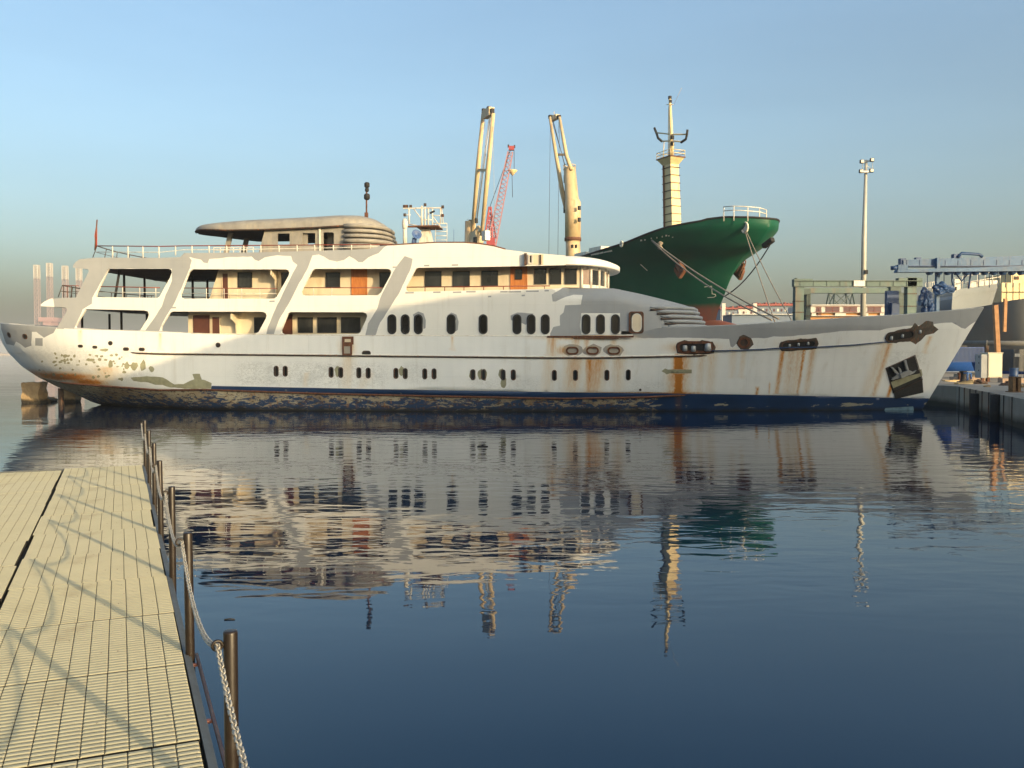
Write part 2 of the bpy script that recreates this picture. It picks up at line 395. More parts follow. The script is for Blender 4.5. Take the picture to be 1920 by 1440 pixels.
    for x in (1073, 1111, 1151):
        pt.append((jag(h2([(x + 19 * math.cos(a) * rnd.uniform(.85, 1.1), 657 + 11.5 * math.sin(a) * rnd.uniform(.8, 1.15)) for a in np.linspace(0, 2 * math.pi, 14)[:-1]]), .03, .15), 1))
    for pl in ([(1266, 650), (1270, 642), (1283, 638), (1297, 643), (1310, 641), (1317, 637), (1336, 640), (1341, 650), (1338, 663), (1300, 666), (1292, 664), (1270, 662)], [(1380, 645), (1386, 631), (1394, 628), (1409, 634), (1412, 646), (1403, 656), (1388, 655)],
               [(1461, 650), (1464, 641), (1480, 637), (1531, 634), (1535, 645), (1530, 655), (1466, 659)],
               [(1659, 634), (1664, 626), (1682, 620), (1707, 615), (1716, 605), (1722, 611), (1737, 602), (1749, 603), (1751, 611), (1760, 618), (1751, 626), (1736, 629), (1726, 640), (1716, 646), (1707, 640), (1680, 643), (1665, 641)]):
        pt.append((jag(h2(pl), .05, .12), 5))
    V, T, mi = cdt(out, [h2(stad(x, y, 4.3, 10.0)) for x, y in PORTS], pt, ex)
    mb = MB(); mp = lambda u, z: (u, -hb(u, z), z)
    surf(mb, V, T, mi, mp, False, 0, True); n1 = len(mb.v); surf(mb, V, T, mi, mp, True, 0, True)
    o = mb.build('hull', [M['white'], M['grey'], M['olive'], M['blue'], M['bottom'], M['scrape']], yacht, recalc=False)
    me = o.data; ra = me.attributes.new('rust', 'FLOAT', 'POINT'); sa = me.attributes.new('scuff', 'FLOAT', 'POINT')
    co = np.array(mb.v); u = co[:, 0]; z = co[:, 2]; ru = np.zeros(len(u)); sc = np.zeros(len(u))
    for x0, y0, x1, y1, wd, st in STREAKS:
        a = hp(x0, y0); b = hp(x1, y1); pw = (hp(x0 + wd, y0).x - a.x)
        t = np.clip((a.z - z) / (a.z - b.z), -.05, 1.0); cu = a.x + (b.x - a.x) * t
        k = np.exp(-((u - cu) / pw) ** 2) * np.where((z < a.z + .05) & (z > b.z - .3), 1, 0) * (1.05 - .45 * t)
        ru = np.maximum(ru, k * st)
    for x0, x1, y0, y1, st in SCUFFS:
        a = hp(x0, y1); b = hp(x1, y0); k = np.clip((u - a.x) * 1.2, 0, 1) * np.clip((b.x - u) * 1.2, 0, 1) * np.clip((z - a.z) * 4, 0, 1) * np.clip((b.z - z) * 4, 0, 1)
        sc = np.maximum(sc, k * st)
    for x, y, rx, rz, st in RBLOB:
        a = hp(x, y); sx = abs(hp(x + rx, y).x - a.x); sz = abs(hp(x, y + rz).z - a.z)
        ru = np.maximum(ru, st * np.exp(-((u - a.x) / sx) ** 2 - ((z - a.z) / sz) ** 2))
    ra.data.foreach_set('value', ru); sa.data.foreach_set('value', sc)
    return o
STREAKS = [(1272, 668, 1272, 780, 7, 1.9), (1284, 662, 1280, 740, 14, .42), (1262, 700, 1262, 745, 12, .45), (1335, 662, 1330, 740, 10, .25), (1316, 665, 1310, 740, 8, .25),
           (1120, 676, 1112, 735, 18, .5), (1105, 676, 1105, 735, 7, .7), (1078, 672, 1070, 735, 16, .42), (1160, 672, 1158, 730, 12, .3), (1038, 634, 1036, 662, 7, .5), (1030, 634, 1028, 660, 4, .35), (1080, 634, 1080, 650, 8, .4), (1100, 634, 1100, 652, 5, .45), (1150, 634, 1150, 655, 6, .35), (1030, 675, 1026, 735, 12, .22),
           (1468, 657, 1455, 743, 4, .75), (1508, 657, 1494, 743, 2.5, .85), (1524, 655, 1512, 735, 6, .4), (1485, 657, 1475, 742, 12, .3), (1498, 657, 1486, 742, 9, .3),
           (1668, 645, 1636, 745, 5, .5), (1660, 645, 1620, 745, 12, .22), (1744, 632, 1735, 655, 4, .4), (1672, 720, 1664, 747, 3, 1.0), (1420, 730, 1418, 743, 2.5, .8), (1443, 720, 1442, 740, 1.5, .5),
           (848, 632, 848, 645, 2.5, .35), (575, 700, 572, 725, 5, .2), (652, 672, 650, 728, 10, .25), (150, 620, 150, 640, 4, .3), (300, 626, 300, 650, 3, .3), (690, 700, 680, 726, 10, .2), (200, 690, 200, 722, 22, .3), (1375, 655, 1373, 700, 8, .2), (1395, 655, 1390, 700, 5, .25)]
SCUFFS = [(430, 740, 676, 727, 1.0), (740, 830, 676, 722, .7), (860, 1030, 705, 735, .55), (380, 480, 655, 668, .5), (1160, 1320, 710, 738, .6), (1000, 1120, 720, 736, .4), (1640, 1760, 652, 690, .6), (90, 300, 645, 715, .6), (930, 965, 636, 660, .5), (540, 560, 648, 660, .4), (1390, 1450, 705, 720, .35)]
RBLOB = [(110, 706, 60, 6, 1.3), (165, 717, 30, 5, 1.2), (1100, 632, 80, 5, .7), (1300, 652, 40, 9, .7), (1272, 738, 20, 6, 1.0), (1060, 657, 20, 9, .5), (1110, 657, 15, 9, .5), (1152, 657, 15, 9, .5), (1497, 646, 36, 12, .25), (60, 700, 30, 6, .8), (651, 650, 12, 16, .5)]
hull_mesh()

# decks closing the hull
def plan_deck(z, u0, u1, inset, name, m, f=None, th=.1):
    us = np.linspace(u0, u1, 60); hw = f or (lambda u: max(.02, hb(u, z) - inset)); mb = MB()
    mb.grid(lambda a, b: (u0 + (u1 - u0) * a, -hw(u0 + (u1 - u0) * a) + 2 * b * hw(u0 + (u1 - u0) * a), z), 60, 3, 0, False)
    mb.grid(lambda a, b: (u0 + (u1 - u0) * a, -hw(u0 + (u1 - u0) * a) + 2 * b * hw(u0 + (u1 - u0) * a), z - th), 60, 3, 0, False)
    return mb.build(name, m, yacht)
plan_deck(3.25, ua(3.25) + .3, uf(3.25) - .3, .06, 'deck', M['deckteak'])
# rounded cap rail along the sheer, forward
for sg in (-1, 1):
    for ua_, ub_ in ((P(1240, 614, 4).x, tip.x - .05), (tail.x + .05, P(340, 622, 4.6).x)):
        mb = MB(); mb.tube([(u, sg * max(.02, hb(u, zs(u)) - .04), zs(u) + .005) for u in np.linspace(ua_, ub_, 40)], .042, 6); mb.build('cap_rail', M['grey'], yacht)

# ---- superstructure sides
VS = B - .03
def sv(u, z): return VS
def sp(x, y, v=VS): q = P(x, y, v); return (q.x, q.z)
UV0 = sp(1060, 538)[0]
def hw_side(u, z):
    v = VS if u < UV0 - 2 else min(VS, hb(u, zs(u)) - .03)
    # turtle-back shoulder forward
    k = max(0, min(1, (u - UV0 + .6) / .8)); zt = interp(u, TOPF) if u > UV0 - 1 else 99
    if z > zt + .25: return v
    s = max(0, .75 - (zt - z)) / .75
    return v - k * .55 * s ** 2
TOPF = [sp(1040, 541), sp(1060, 538), sp(1105, 538.5), sp(1150, 539), sp(1200, 549), sp(1300, 571.5), sp(1312, 577)]
def s2(pts, v=VS): return [sp(x, y, v) for x, y in pts]
OUT = [(106, 618), (127, 580), (122, 576.5), (77, 574), (76, 571), (84, 565), (95, 560), (142, 558), (167, 508), (164, 504.5), (138, 502), (136, 500), (140, 493), (149, 486), (181, 483), (300, 483.5), (338, 482), (345, 474.5), (500, 473), (600, 470), (690, 467), (712, 461), (740, 460), (780, 457.5), (820, 455.5), (870, 455.5), (900, 458), (925, 462), (947, 468), (1000, 474.5), (1060, 479),
       (1060, 497), (1000, 498.5), (930, 500), (785, 502), (781, 503), (778, 507), (762, 538), (760.5, 543), (765, 547), (1035, 541.5), (1046, 540.5), (1056, 538), (1105, 538.5), (1150, 539), (1165, 541.5), (1165, 631)]
OUTL = s2(OUT)
usx = np.linspace(sp(1165, 630)[0], sp(106, 618)[0], 60)
out2 = OUTL[:-1] + [(OUTL[-2][0] + (OUTL[-1][0] - OUTL[-2][0]) * k / 16, OUTL[-2][1] + (OUTL[-1][1] - OUTL[-2][1]) * k / 16) for k in range(1, 16)] + [(u, zs(u) - .04) for u in usx] 
out2[0] = (out2[0][0], out2[0][1] + .02)
HOLES = [[(201, 508), (204, 504), (316, 504), (321, 506), (322, 511), (319, 520), (299, 556), (295, 558.5), (178, 557)],
         [(161, 579.5), (270, 582), (277, 584), (279.5, 590), (277, 597), (263, 619), (258, 621), (142, 614.5), (141, 612)],
         [(361, 504.8), (536, 505), (541, 507), (542.5, 511), (541, 517), (519, 556), (514, 560), (345, 560), (339, 558), (338, 554), (341, 547), (354, 511)],
         [(590, 504), (727, 504), (732, 506), (733.5, 511), (731, 518), (714, 549), (708, 553.5), (572, 554), (566, 552), (565, 547), (585, 508)],
         [(324, 584), (492, 584.5), (498, 587), (500, 592), (498, 598), (485, 622), (479, 626), (362, 625), (362, 658), (347, 657), (347, 624), (307, 623), (302, 619), (303, 612), (318, 587)],
         [(544, 585), (681, 585.5), (687, 588), (688.5, 593), (686, 600), (676, 622), (671, 626.3), (533, 627), (528, 624), (527.5, 619), (530, 613), (540, 588)]]
def rnd_poly(p): return p
SP = [([(106, 618), (100, 560), (142, 550), (130, 470), (345, 470), (360, 488), (355, 504), (203, 504), (200, 510), (173, 558), (172, 570), (155, 580), (138, 618)], 1),
      ([(322, 500), (357, 500), (350, 518), (340, 540), (323, 575), (307, 600), (297, 624), (270, 624), (288, 598), (303, 575), (311, 552), (322, 527)], 1),
      ([(335, 484.5), (341, 470), (740, 450), (730, 458), (720, 464), (710, 475), (690, 483), (680, 492), (672, 491), (664, 485), (655, 480), (645, 487), (632, 490.5), (617, 487), (608, 481), (598, 477), (586, 479), (576, 505), (561, 530), (541, 570), (523, 600), (511, 634), (498, 634), (502, 613), (520, 572), (540, 530), (557, 497), (549, 490), (546, 480), (520, 479), (497, 482), (485, 489), (478, 487), (472, 481), (430, 482), (392, 486), (389, 494), (382, 493), (377, 487), (357, 482)], 1),
      ([(759, 480), (774, 485), (772, 499), (747, 552), (731, 577), (713, 605), (702, 634), (684, 634), (690, 606), (707, 580), (712, 560), (727, 530), (743, 500)], 1),
      ([(1031, 634), (1032, 625), (1037, 613), (1050, 610), (1050, 592), (1057, 586), (1060, 573), (1089, 571), (1092, 553), (1075, 552), (1060, 557), (1042, 565), (1036, 565), (1035, 553), (1042, 548), (1050, 543), (1062, 530), (1200, 530), (1200, 634)], 1),
      ([(1090, 587), (1163, 587), (1164, 626), (1140, 628), (1090, 627), (1087, 610)], 0),
      ([(774, 590), (784, 584), (794, 588), (799, 600), (798, 615), (794, 617), (793, 600), (786, 594), (778, 597)], 1),
      ([(838, 592), (846, 586), (856, 590), (860, 603), (858, 618), (853, 622), (855, 600), (847, 592)], 1),
      ([(957, 592), (970, 586), (1000, 588), (1000, 596), (985, 609), (975, 604), (958, 600)], 1)]
for x, y, w_ in ((800, 498, 5), (853, 497, 6), (768, 549, 8), (819, 548, 7), (857, 548, 8), (883, 547, 9), (945, 547, 7), (965, 547, 12), (998, 546, 12), (1025, 545, 4), (918, 556, 3), (981, 554, 3), (510, 565, 5), (325, 577, 5), (742, 501, 6)):
    SP.append(([(x - w_, y - 1.3), (x + w_, y - 1.6), (x + w_, y + 1.3), (x - w_, y + 1.5)], 1))
def skin(mirror):
    mbx = MB()
    ex = [(u, z) for u in np.arange(UV0 - .8, sp(1165, 541)[0], .25) for z in np.arange(4.2, 7, .12)]
    V, T, mi = cdt(out2, [s2(h) for h in HOLES] + [s2(stad(x, 608, 8.0, 18.5)) for x in OV], [(jag(s2(p), .03, .25) if m == 1 and len(p) > 5 else s2(p), m) for p, m in SP], ex)
    surf(mbx, V, T, mi, lambda u, z: (u, -hw_side(u, z), z), mirror, .14)
    o = mbx.build('superstructure_side', [M['cream'], M['grey']], yacht, recalc=False)
    return o
skin(False); skin(True)
# deckheads / decks
def slab(px0, y0, px1, y1, th, name, m, hwf=VS - .16):
    a = sp(px0, y0); b = sp(px1, y1); mb = MB()
    def hw(u): return hwf * (1 - .0 * u)
    mb.prism([(a[0], a[1]), (b[0], b[1]), (b[0], b[1] + th), (a[0], a[1] + th)], lambda p, q, d: (p, d, q), -hwf, hwf)
    return mb.build(name, m, yacht)
slab(80, 573.5, 1165, 570, .16, 'upper_deck', M['ceil'])
slab(141, 501.5, 1060, 495.5, .16, 'top_deck', M['ceil'])
# aft rounded fascia closing the two overhanging decks
for (xa, ya, yb, nm) in ((77, 574, 562, 'deck_edge'), (137, 501, 486, 'deck_edge')):
    a = sp(xa + 2, ya); b = sp(xa + 10, yb); mb = MB()
    mb.prism([(a[0], a[1]), (a[0] + .4, a[1]), (b[0] + .35, b[1]), (b[0], b[1])], lambda p, q, d: (p, d, q), -VS + .15, VS - .15)
    mb.build(nm, M['grey'], yacht)

# ---- inner houses with windows and doors
VH = 3.45
def house(pts, name, m, v=VH, patches=()):
    mb = MB(); po = s2(pts, v)
    mb.prism(po, lambda p, q, d: (p, d, q), -v, v)
    o = mb.build(name, m, yacht); return o
def zy(x, y): return sp(x, y)[1]
zUf = sp(600, 571)[1] + .16; zUc = sp(600, 499)[1]; zMf = 3.25; zMc = sp(600, 572)[1]
def hpoly(xbl, xtl, xr, z0, z1, v):
    a = sp(xbl, 560, v)[0]; b = sp(xtl, 510, v)[0]; c = sp(xr, 510, v)[0]
    return [(a, z0), (c, z0), (c, z1), (b, z1)]
mb = MB(); mb.prism(hpoly(390, 412, 1090, zUf, zUc + .12, VH), lambda p, q, d: (p, d, q), -VH, VH); mb.build('upper_house', M['housewall'], yacht)
mb = MB(); mb.prism(hpoly(352, 352, 1165, zMf, zMc + .05, VH), lambda p, q, d: (p, d, q), -VH, VH); mb.build('main_house', M['housewall'], yacht)
def panel(x0, x1, y0, y1, v, name, mg, mf=None, fr=.05, proud=.03, both=True, parent=None, rnd=.0):
    a = sp(x0, y0, v); b = sp(x1, y1, v); out = []
    for sg in ((-1, 1) if both else (-1,)):
        mb = MB(); y = sg * (v + proud / 2)
        mb.box(((a[0] + b[0]) / 2, y, (a[1] + b[1]) / 2), (b[0] - a[0] - 2 * fr, proud, a[1] - b[1] - 2 * fr))
        if mf:
            t = proud + .03; yy = sg * (v + t / 2)
            mb.box(((a[0] + b[0]) / 2, yy, a[1] - fr / 2), (b[0] - a[0], t, fr), 1); mb.box(((a[0] + b[0]) / 2, yy, b[1] + fr / 2), (b[0] - a[0], t, fr), 1)
            mb.box((a[0] + fr / 2, yy, (a[1] + b[1]) / 2), (fr, t, a[1] - b[1] - 2 * fr), 1); mb.box((b[0] - fr / 2, yy, (a[1] + b[1]) / 2), (fr, t, a[1] - b[1] - 2 * fr), 1)
        out.append(mb.build(name, [mg, mf or mg], parent or yacht))
    return out
for x0, x1, y0, y1 in ((446, 473, 511, 539), (528, 552, 511, 539), (611, 638, 511, 539), (712, 739, 511, 539), (797, 828, 509, 538), (849, 881, 509, 538), (903, 934, 508, 537), (1002, 1024.5, 504, 533), (1030.5, 1052.5, 504, 533), (1059, 1081.5, 504, 533)):
    panel(x0, x1, y0, y1, VH, 'window', M['glass'], M['glassframe'])
for x0, x1, y0, y1 in ((559, 587, 595, 624), (595.5, 631.5, 595, 624), (640, 676, 595, 624), (477, 503, 595, 624)):
    panel(x0, x1, y0, y1, VH, 'window', M['glass'], M['glassframe'])
for x0, x1, y0, y1 in ((659, 689, 503, 562), (957, 989, 497.5, 556)):
    panel(x0, x1, y0, y1, VH, 'door', M['wood'], M['wood'], .06)
panel(966, 979, 505, 524, VH + .065, 'door_window', M['glass'], None, 0, .02)
panel(416, 430, 511, 562, VH, 'door', M['brownglass'], M['housewall'], .05)
panel(430, 446, 520, 562, VH, 'wall_panel', M['housewall'], None, 0, .02)
panel(363, 394, 591, 650, VH, 'door', M['brownglass'], M['brownglass'], .04); panel(397, 414, 593, 650, VH, 'door', M['brownglass'], M['housewall'], .04)
panel(527, 549, 590, 650, VH, 'door', M['brownglass'], M['brownglass'], .05)
panel(347, 362, 652, 656, VH, 'door_sill', M['rust'], None, 0, .04)
# added knees between side and house, shaped after the curving shadows there
for x, y0, y1 in ((430, 588, 628), (505, 505, 562), (745, 503, 553), (690, 588, 628)):
    a = sp(x, y0); b = sp(x - 14, y1)
    for sg in (-1, 1):
        mb = MB(); mb.prism([(VS - .16, a[1]), (VH, a[1]), (VH, b[1]), (VH + .25, b[1]), (VH + .35, a[1] - .55), (VS - .16, a[1] - .3)], lambda p, q, d: (a[0] + d, sg * p, q), 0, .06)
        mb.build('bracket', M['housewall'], yacht)
# overhead lamp-like bulge in the lower opening, dark posts aft
mb = MB()
for x, ya, yb, v in ((180, 583, 614, 1.5), (252, 583, 620, 1.5), (252, 508, 558, 1.2), (375, 510, 558, 1.0)):
    for sg in (-1, 1):
        mb = MB(); a = P(x, ya, 0); mb.tube([(a.x, sg * v, sp(x, ya)[1] + .1), (a.x, sg * v, sp(x, yb)[1] - .2)], .07, 8); mb.build('pillar', M['dark'], yacht)
mb = MB(); mb.tube([(sp(207, 505)[0], -3.6, zUc), (sp(196, 560)[0], -3.6, zUf)], .07, 8)
mb.build('pillar', M['dark'], yacht)

# ---- bridge: visor, rounded glazed front
uT = P(1163, 505, 1.2).x; A_ = uT - UV0
zt0 = sp(1060, 479)[1]; zb0 = sp(1060, 497)[1]; ztip = P(1162, 500, 0).z; zbtip = P(1160, 511, 0).z
mb = MB()
def visor(a, b):
    th = math.pi * a; cu = math.sin(th); u = UV0 + A_ * cu; v = VS * math.cos(th)
    e = (abs(cu)) ** 2.0
    zt = zt0 + (ztip - zt0) * e; zb = zb0 + (zbtip - zb0) * e
    prof = [(.72, zt + .03), (.93, zt - .02 * 0), (1.0, zt * .75 + zb * .25), (1.0, zb + .04), (.985, zb), (.8, zb + .05), (.6, zb + .06)]
    k = b * (len(prof) - 1); i = min(int(k), len(prof) - 2); f = k - i
    s = prof[i][0] * (1 - f) + prof[i + 1][0] * f; z = prof[i][1] * (1 - f) + prof[i + 1][1] * f
    return (UV0 + (u - UV0) * s, -v * s if cu > 1e-3 else (-v), z) if cu > 0.02 else (UV0, -v * s, z)
mb.grid(visor, 49, 7, 0, False)
top = []
mb.build('bridge_visor', M['cream'], yacht)
# roof surface of bridge (crowned) and soffit
mb = MB()
for zz0, zz1, off in ((zt0, ztip, 0), (zb0 + .05, zbtip + .06, 1)):
    mb.grid(lambda a, b: (UV0 + A_ * .78 * math.sin(math.pi * a) * b - .02, -VS * .78 * math.cos(math.pi * a), zz0 + (zz1 - zz0) * (math.sin(math.pi * a) * b) ** 2 + .01), 33, 5, off, False)
for sg in (-1, 1):
    mb.add([(UV0, sg * VS * .7, zb0 + .06), (UV0, sg * (VS - .02), zb0 + .04), (UV0 - 2, sg * (VS - .02), zb0 + .08), (UV0 - 2, sg * VS * .7, zb0 + .08)], [(0, 1, 2, 3)], 1)
mb.build('bridge_roof', [M['cream'], M['rail_white']], yacht)
# coaming box with vents on the roof band
panel(983.5, 988, 475.5, 497, VS, 'roof_vent', M['rustbrown'], None, 0, .25, True); panel(991, 999.5, 477, 495, VS, 'roof_vent', M['dark'], M['rail_white'], .07, .05); panel(1000, 1019, 477, 496, VS, 'primer_panel', M['housewall'], None, 0, .02); panel(1012, 1015, 478, 496, VS, 'roof_vent', M['rustbrown'], None, 0, .08)
# wheelhouse front : mullions and panes round an ellipse
ucl = P(1090, 520, VH).x; uw = P(1140, 520, .8).x; A2 = uw - ucl; z0 = sp(1100, 541)[1]; z1 = zb0 + .05
npn = 9
for k in range(npn):
    t0 = math.pi * k / npn; t1 = math.pi * (k + 1) / npn
    p0 = (ucl + A2 * math.sin(t0), -VH * math.cos(t0)); p1 = (ucl + A2 * math.sin(t1), -VH * math.cos(t1))
    mb = MB(); mb.add([(p0[0], p0[1], z0), (p1[0], p1[1], z0), (p1[0], p1[1], z1), (p0[0], p0[1], z1)], [(0, 1, 2, 3)], 0)
    mb.tube([(p0[0] + .02, p0[1], z0), (p0[0] + .02, p0[1], z1)], .085, 6, 1)
    d = Vector((p1[0] - p0[0], p1[1] - p0[1], 0))
    mb.beam((p0[0], p0[1], z0 + .12), (p1[0], p1[1], z0 + .12), .08, .35, 1); mb.beam((p0[0], p0[1], z1 - .1), (p1[0], p1[1], z1 - .1), .08, .16, 1)
    mb.build('bridge_window', [M['brownglass'] if k == 0 else M['glass'], M['rail_white']], yacht)

# ---- forward house, rounded front
u0 = sp(1164.5, 580)[0]; q0 = P(1328, 614, 1.0); q1 = P(1305, 572, 1.0)
u0 -= .05
def fh(a, b):
    th = math.pi * a; zb = 4.3; s = math.sin(th); c = math.cos(th)
    uF = q0.x + (q1.x - q0.x) * b
    cc = math.copysign(abs(c) ** .55, c); u = u0 + (uF - u0) * s
    zt = interp(u, TOPF); z = zb + (zt - zb) * b
    hv = min(VS, hb(u0, zs(u0)) - .03) + .004
    sh = max(0, .75 - (zt - z)) / .75
    return (u, -(hv - .55 * sh ** 2) * cc, z)
mb = MB(); mb.grid(fh, 61, 22, 0, True)
mb.grid(lambda a, b: (lambda p: (p[0], p[1] * (1 - b), p[2] + .12 * (1 - (1 - b) ** 2)))(fh(a, 1)), 61, 5, 0, True)
mb.grid(lambda a, b: (u0 - .02 + (UV0 - u0 - 1.5) * a, (-(VS - .6)) * (1 - 2 * b), interp(u0 + (UV0 - u0 - 1.5) * a, TOPF) + .12 * (1 - (1 - 2 * b) ** 2) - .01), 12, 9, 0, True)
mb.build('forward_house', M['grey'], yacht, recalc=False)
for i, (yy, xl) in enumerate(((577.5, 1216), (585, 1228), (594, 1234), (603, 1241), (611.5, 1248))):
    pts = []; rr = []
    zc = P(xl + 20, yy, 3.5).z
    for a in np.linspace(.0, 1, 81):
        b = max(0, min(.97, (zc - 4.3) / (interp(u0 + 3, TOPF) - 4.3))); p = fh(a, b); 
        for _ in range(4):
            b = max(0, min(1, b + (zc - p[2]) / 2.2)); p = fh(a, b)
        c = Vector((p[0], p[1], p[2]))
        if P(xl, yy, 4.2).x < c.x: 
            n = Vector((c.x - u0, c.y * .5, 0)).normalized(); pts.append(c + n * .03)
    k = len(pts); rr = [.035 + .07 * min(1, min(i2, k - 1 - i2) / 3) for i2 in range(k)]
    mb = MB(); mb.tube(pts, rr, 8); mb.build('louvre', M['grey'], yacht)
    mb = MB(); mb.tube([p + Vector((0, 0, -.135)) + Vector((.0, math.copysign(.02, p.y), 0)) for p in pts], .05, 6); mb.build('louvre_gap_shade', M['rustbrown'], yacht)  # dark tube painted in as the shade between slats

# ---- portholes and other oval openings
def oval(x, y, rx, ry, name, mg, mf, fs, fw=.035, rim=.03, both=True, sq=1.0, tilt=0, rec=0.0):
    """stadium-shaped opening; rx, ry in photo pixels, fs surface half breadth"""
    q = YF.pv(x, y, fs); qx = YF.pv(x + rx, y, fs); qz = YF.pv(x, y - ry, fs)
    a = qx.x - q.x; b = qz.z - q.z
    r = min(a, b); n = 7; out = []
    cs = []
    for (sx, sz, t0) in ((1, 1, 0), (-1, 1, 90), (-1, -1, 180), (1, -1, 270)):
        rad = r * sq
        for k in range(n):
            t = R(t0 + 90 * k / (n - 1)); cs.append((sx * (a - rad) + rad * math.cos(t), sz * (b - rad) + rad * math.sin(t)))
    res = []
    ct, stt = math.cos(tilt), math.sin(tilt)
    for sg in ((1, -1) if both else (1,)):
        mb = MB()
        def pt(dx, dz, off):
            dx, dz = dx * ct - dz * stt, dx * stt + dz * ct
            u = q.x + dx; z = q.z + dz; v = fs(u, z) + off; return (u, -sg * v, z)
        N = len(cs); inn = [(dx * (1 - fw / a), dz * (1 - fw / b)) for dx, dz in cs]
        vs = [pt(dx, dz, .0) for dx, dz in cs] + [pt(dx * .995, dz * .995, rim) for dx, dz in cs] + [pt(dx, dz, rim) for dx, dz in inn] + [pt(dx, dz, .006 - rec) for dx, dz in inn] + [pt(0, 0, .006 - rec)]
        fs_ = []
        for L in range(3): fs_ += [(L * N + i, L * N + (i + 1) % N, (L + 1) * N + (i + 1) % N, (L + 1) * N + i) for i in range(N)]
        mb.add(vs, fs_, 1); b0 = len(mb.v)
        mb.add([vs[3 * N + i] for i in range(N)] + [vs[4 * N]], [(i, (i + 1) % N, N) for i in range(N)], 0)
        o = mb.build(name, [mg, mf], yacht); res.append(o)
    return res
fh_v = lambda u, z: hb(u, z)
for x, y in PORTS: oval(x, y, 4.6, 10.3, 'porthole', M['glass'], M['rustbrown'], fh_v, .05, .025, rec=.10)
fsk = lambda u, z: hw_side(u, z)
for x in OV: oval(x, 608, 8.3, 18.8, 'oval_window', M['glass'], M['glassframe'], fsk, .07, .04, rec=.12)
ffh = lambda u, z: min(VS, hb(u0, 4.6) - .03) * max(.05, 1 - (max(0, (u - u0) / (q0.x - .6 - u0))) ** 2) ** .275
oval(1193, 604.5, 14, 20.5, 'blanked_window_surround', M['rustbrown'], M['rust'], lambda u, z: ffh(u, z) + .01, .06, .03, True, .35)
oval(1194, 605, 9.5, 17.5, 'blanking_plate', M['housewall'], M['rail_white'], lambda u, z: ffh(u, z) + .03, .05, .02)
for x in (1073, 1111, 1151): oval(x, 657.5, 12, 7.5, 'rusty_vent', M['housegrey'], M['rust'], fh_v, .09, .05)
for x, y, rx, ry in ((151, 649, 4.6, 2.8), (178, 651, 4.6, 2.8), (236.5, 654.5, 5.6, 3.2), (266, 655, 5.6, 3.2), (207, 643.5, 4.2, 4.2), (409, 647, 4.6, 4.6), (687, 662.5, 8.5, 5)): oval(x, y, rx, ry, 'scupper', M['dark'], M['rustbrown'], fh_v, .04, .02)
for x, y, rx, ry in ((47, 631, 4.5, 5), (17, 628, 3, 5)): oval(x, y, rx, ry, 'stern_fairlead', M['dark'], M['rustbrown'], fh_v, .05, .03)
oval(1200.5, 731, 2.4, 2.4, 'drain', M['dark'], M['rustbrown'], fh_v, .03, .02)
oval(1303, 651, 34, 11.5, 'fairlead', M['dark'], M['rust'], fh_v, .14, .06, True, .9)
oval(1395, 642.5, 11.5, 10.5, 'fairlead', M['rustbrown'], M['rust'], fh_v, .12, .05)
oval(1497.5, 646.5, 33.5, 8.8, 'fairlead', M['dark'], M['rustbrown'], fh_v, .1, .07, True, .9, .06)
oval(1688, 630, 27, 10, 'fairlead', M['dark'], M['rustbrown'], fh_v, .1, .07, True, .9, .14)
# rollers seen inside the fairleads
for x, y, rr in ((1284, 653, .13), (1300, 654, .13), (1327, 651, .18), (1480, 648, .07), (1497, 646, .07), (1515, 644, .07), (1671, 634, .09), (1692, 630, .08), (1725, 622, .08)):
    mb = MB(); q = hp(x, y); mb.lathe([(rr * .7, -rr * 1.2), (rr, -rr), (rr, rr), (rr * .7, rr * 1.2)], (q.x, -hb(q.x, q.z) - .0, q.z), 10)
    mb.build('fairlead_roller', M['steel'], yacht)
# rusted boarding-ladder frame and fuel box amidships
panel(642, 663, 631, 646, VS + .03, 'rusty_frame', M['housewall'], M['rust'], .13, .03, False); panel(642.5, 660.5, 646, 666, VS + .03, 'rusty_box', M['housegrey'], M['rust'], .09, .06, False)
# rubbing strakes
def strake(pts, r, name, m, off=.02):
    P3 = [hp(x, y) for x, y in pts]; us = np.linspace(P3[0].x, P3[-1].x, 90); zz = [(p.x, p.z) for p in P3]
    for sg in (-1, 1):
        mb = MB(); mb.tube([(u, sg * (hb(u, interp(u, zz)) + off), interp(u, zz)) for u in us], [r * .3] + [r] * 88 + [r * .3], 6); mb.build(name, m, yacht)
strake([(247, 661.5), (300, 663.5), (640, 667), (1000, 670.8), (1120, 671), (1200, 669.5), (1326, 666.5)], .055, 'rubbing_strake', M['rustbrown'])
strake([(245, 660.0), (300, 661.8), (640, 665.3), (1000, 669), (1120, 669.2), (1200, 667.7), (1300, 665.5)], .035, 'strake_cap', M['rail_white'], .03)
strake([(110, 716), (240, 727), (300, 731.5), (380, 730.5), (600, 738), (1060, 747.5), (1200, 745), (1285, 741)], .06, 'chine_strake', M['rust'])
mb = MB()
for x0, x1, y in ((1026, 1188, 631.5), (1075, 1160, 634)):
    a = sp(x0, y); b = sp(x1, y); mb.bb((a[0], -VS - .06, a[1] - .04), (b[0], -VS + .02, a[1] + (.05 if x0 == 1026 else 0)))
mb.build('rusted_ledge', M['rust'], yacht)
a = sp(300, 627); b = sp(1028, 630)
for sg in (-1, 1): mb = MB(); mb.tube([(u, sg * (hb(u, zs(u)) - .02), zs(u) - .01) for u in np.linspace(a[0] + 1.8, b[0], 40)], .03, 6); mb.build('bulwark_cap', M['rail_white'], yacht)
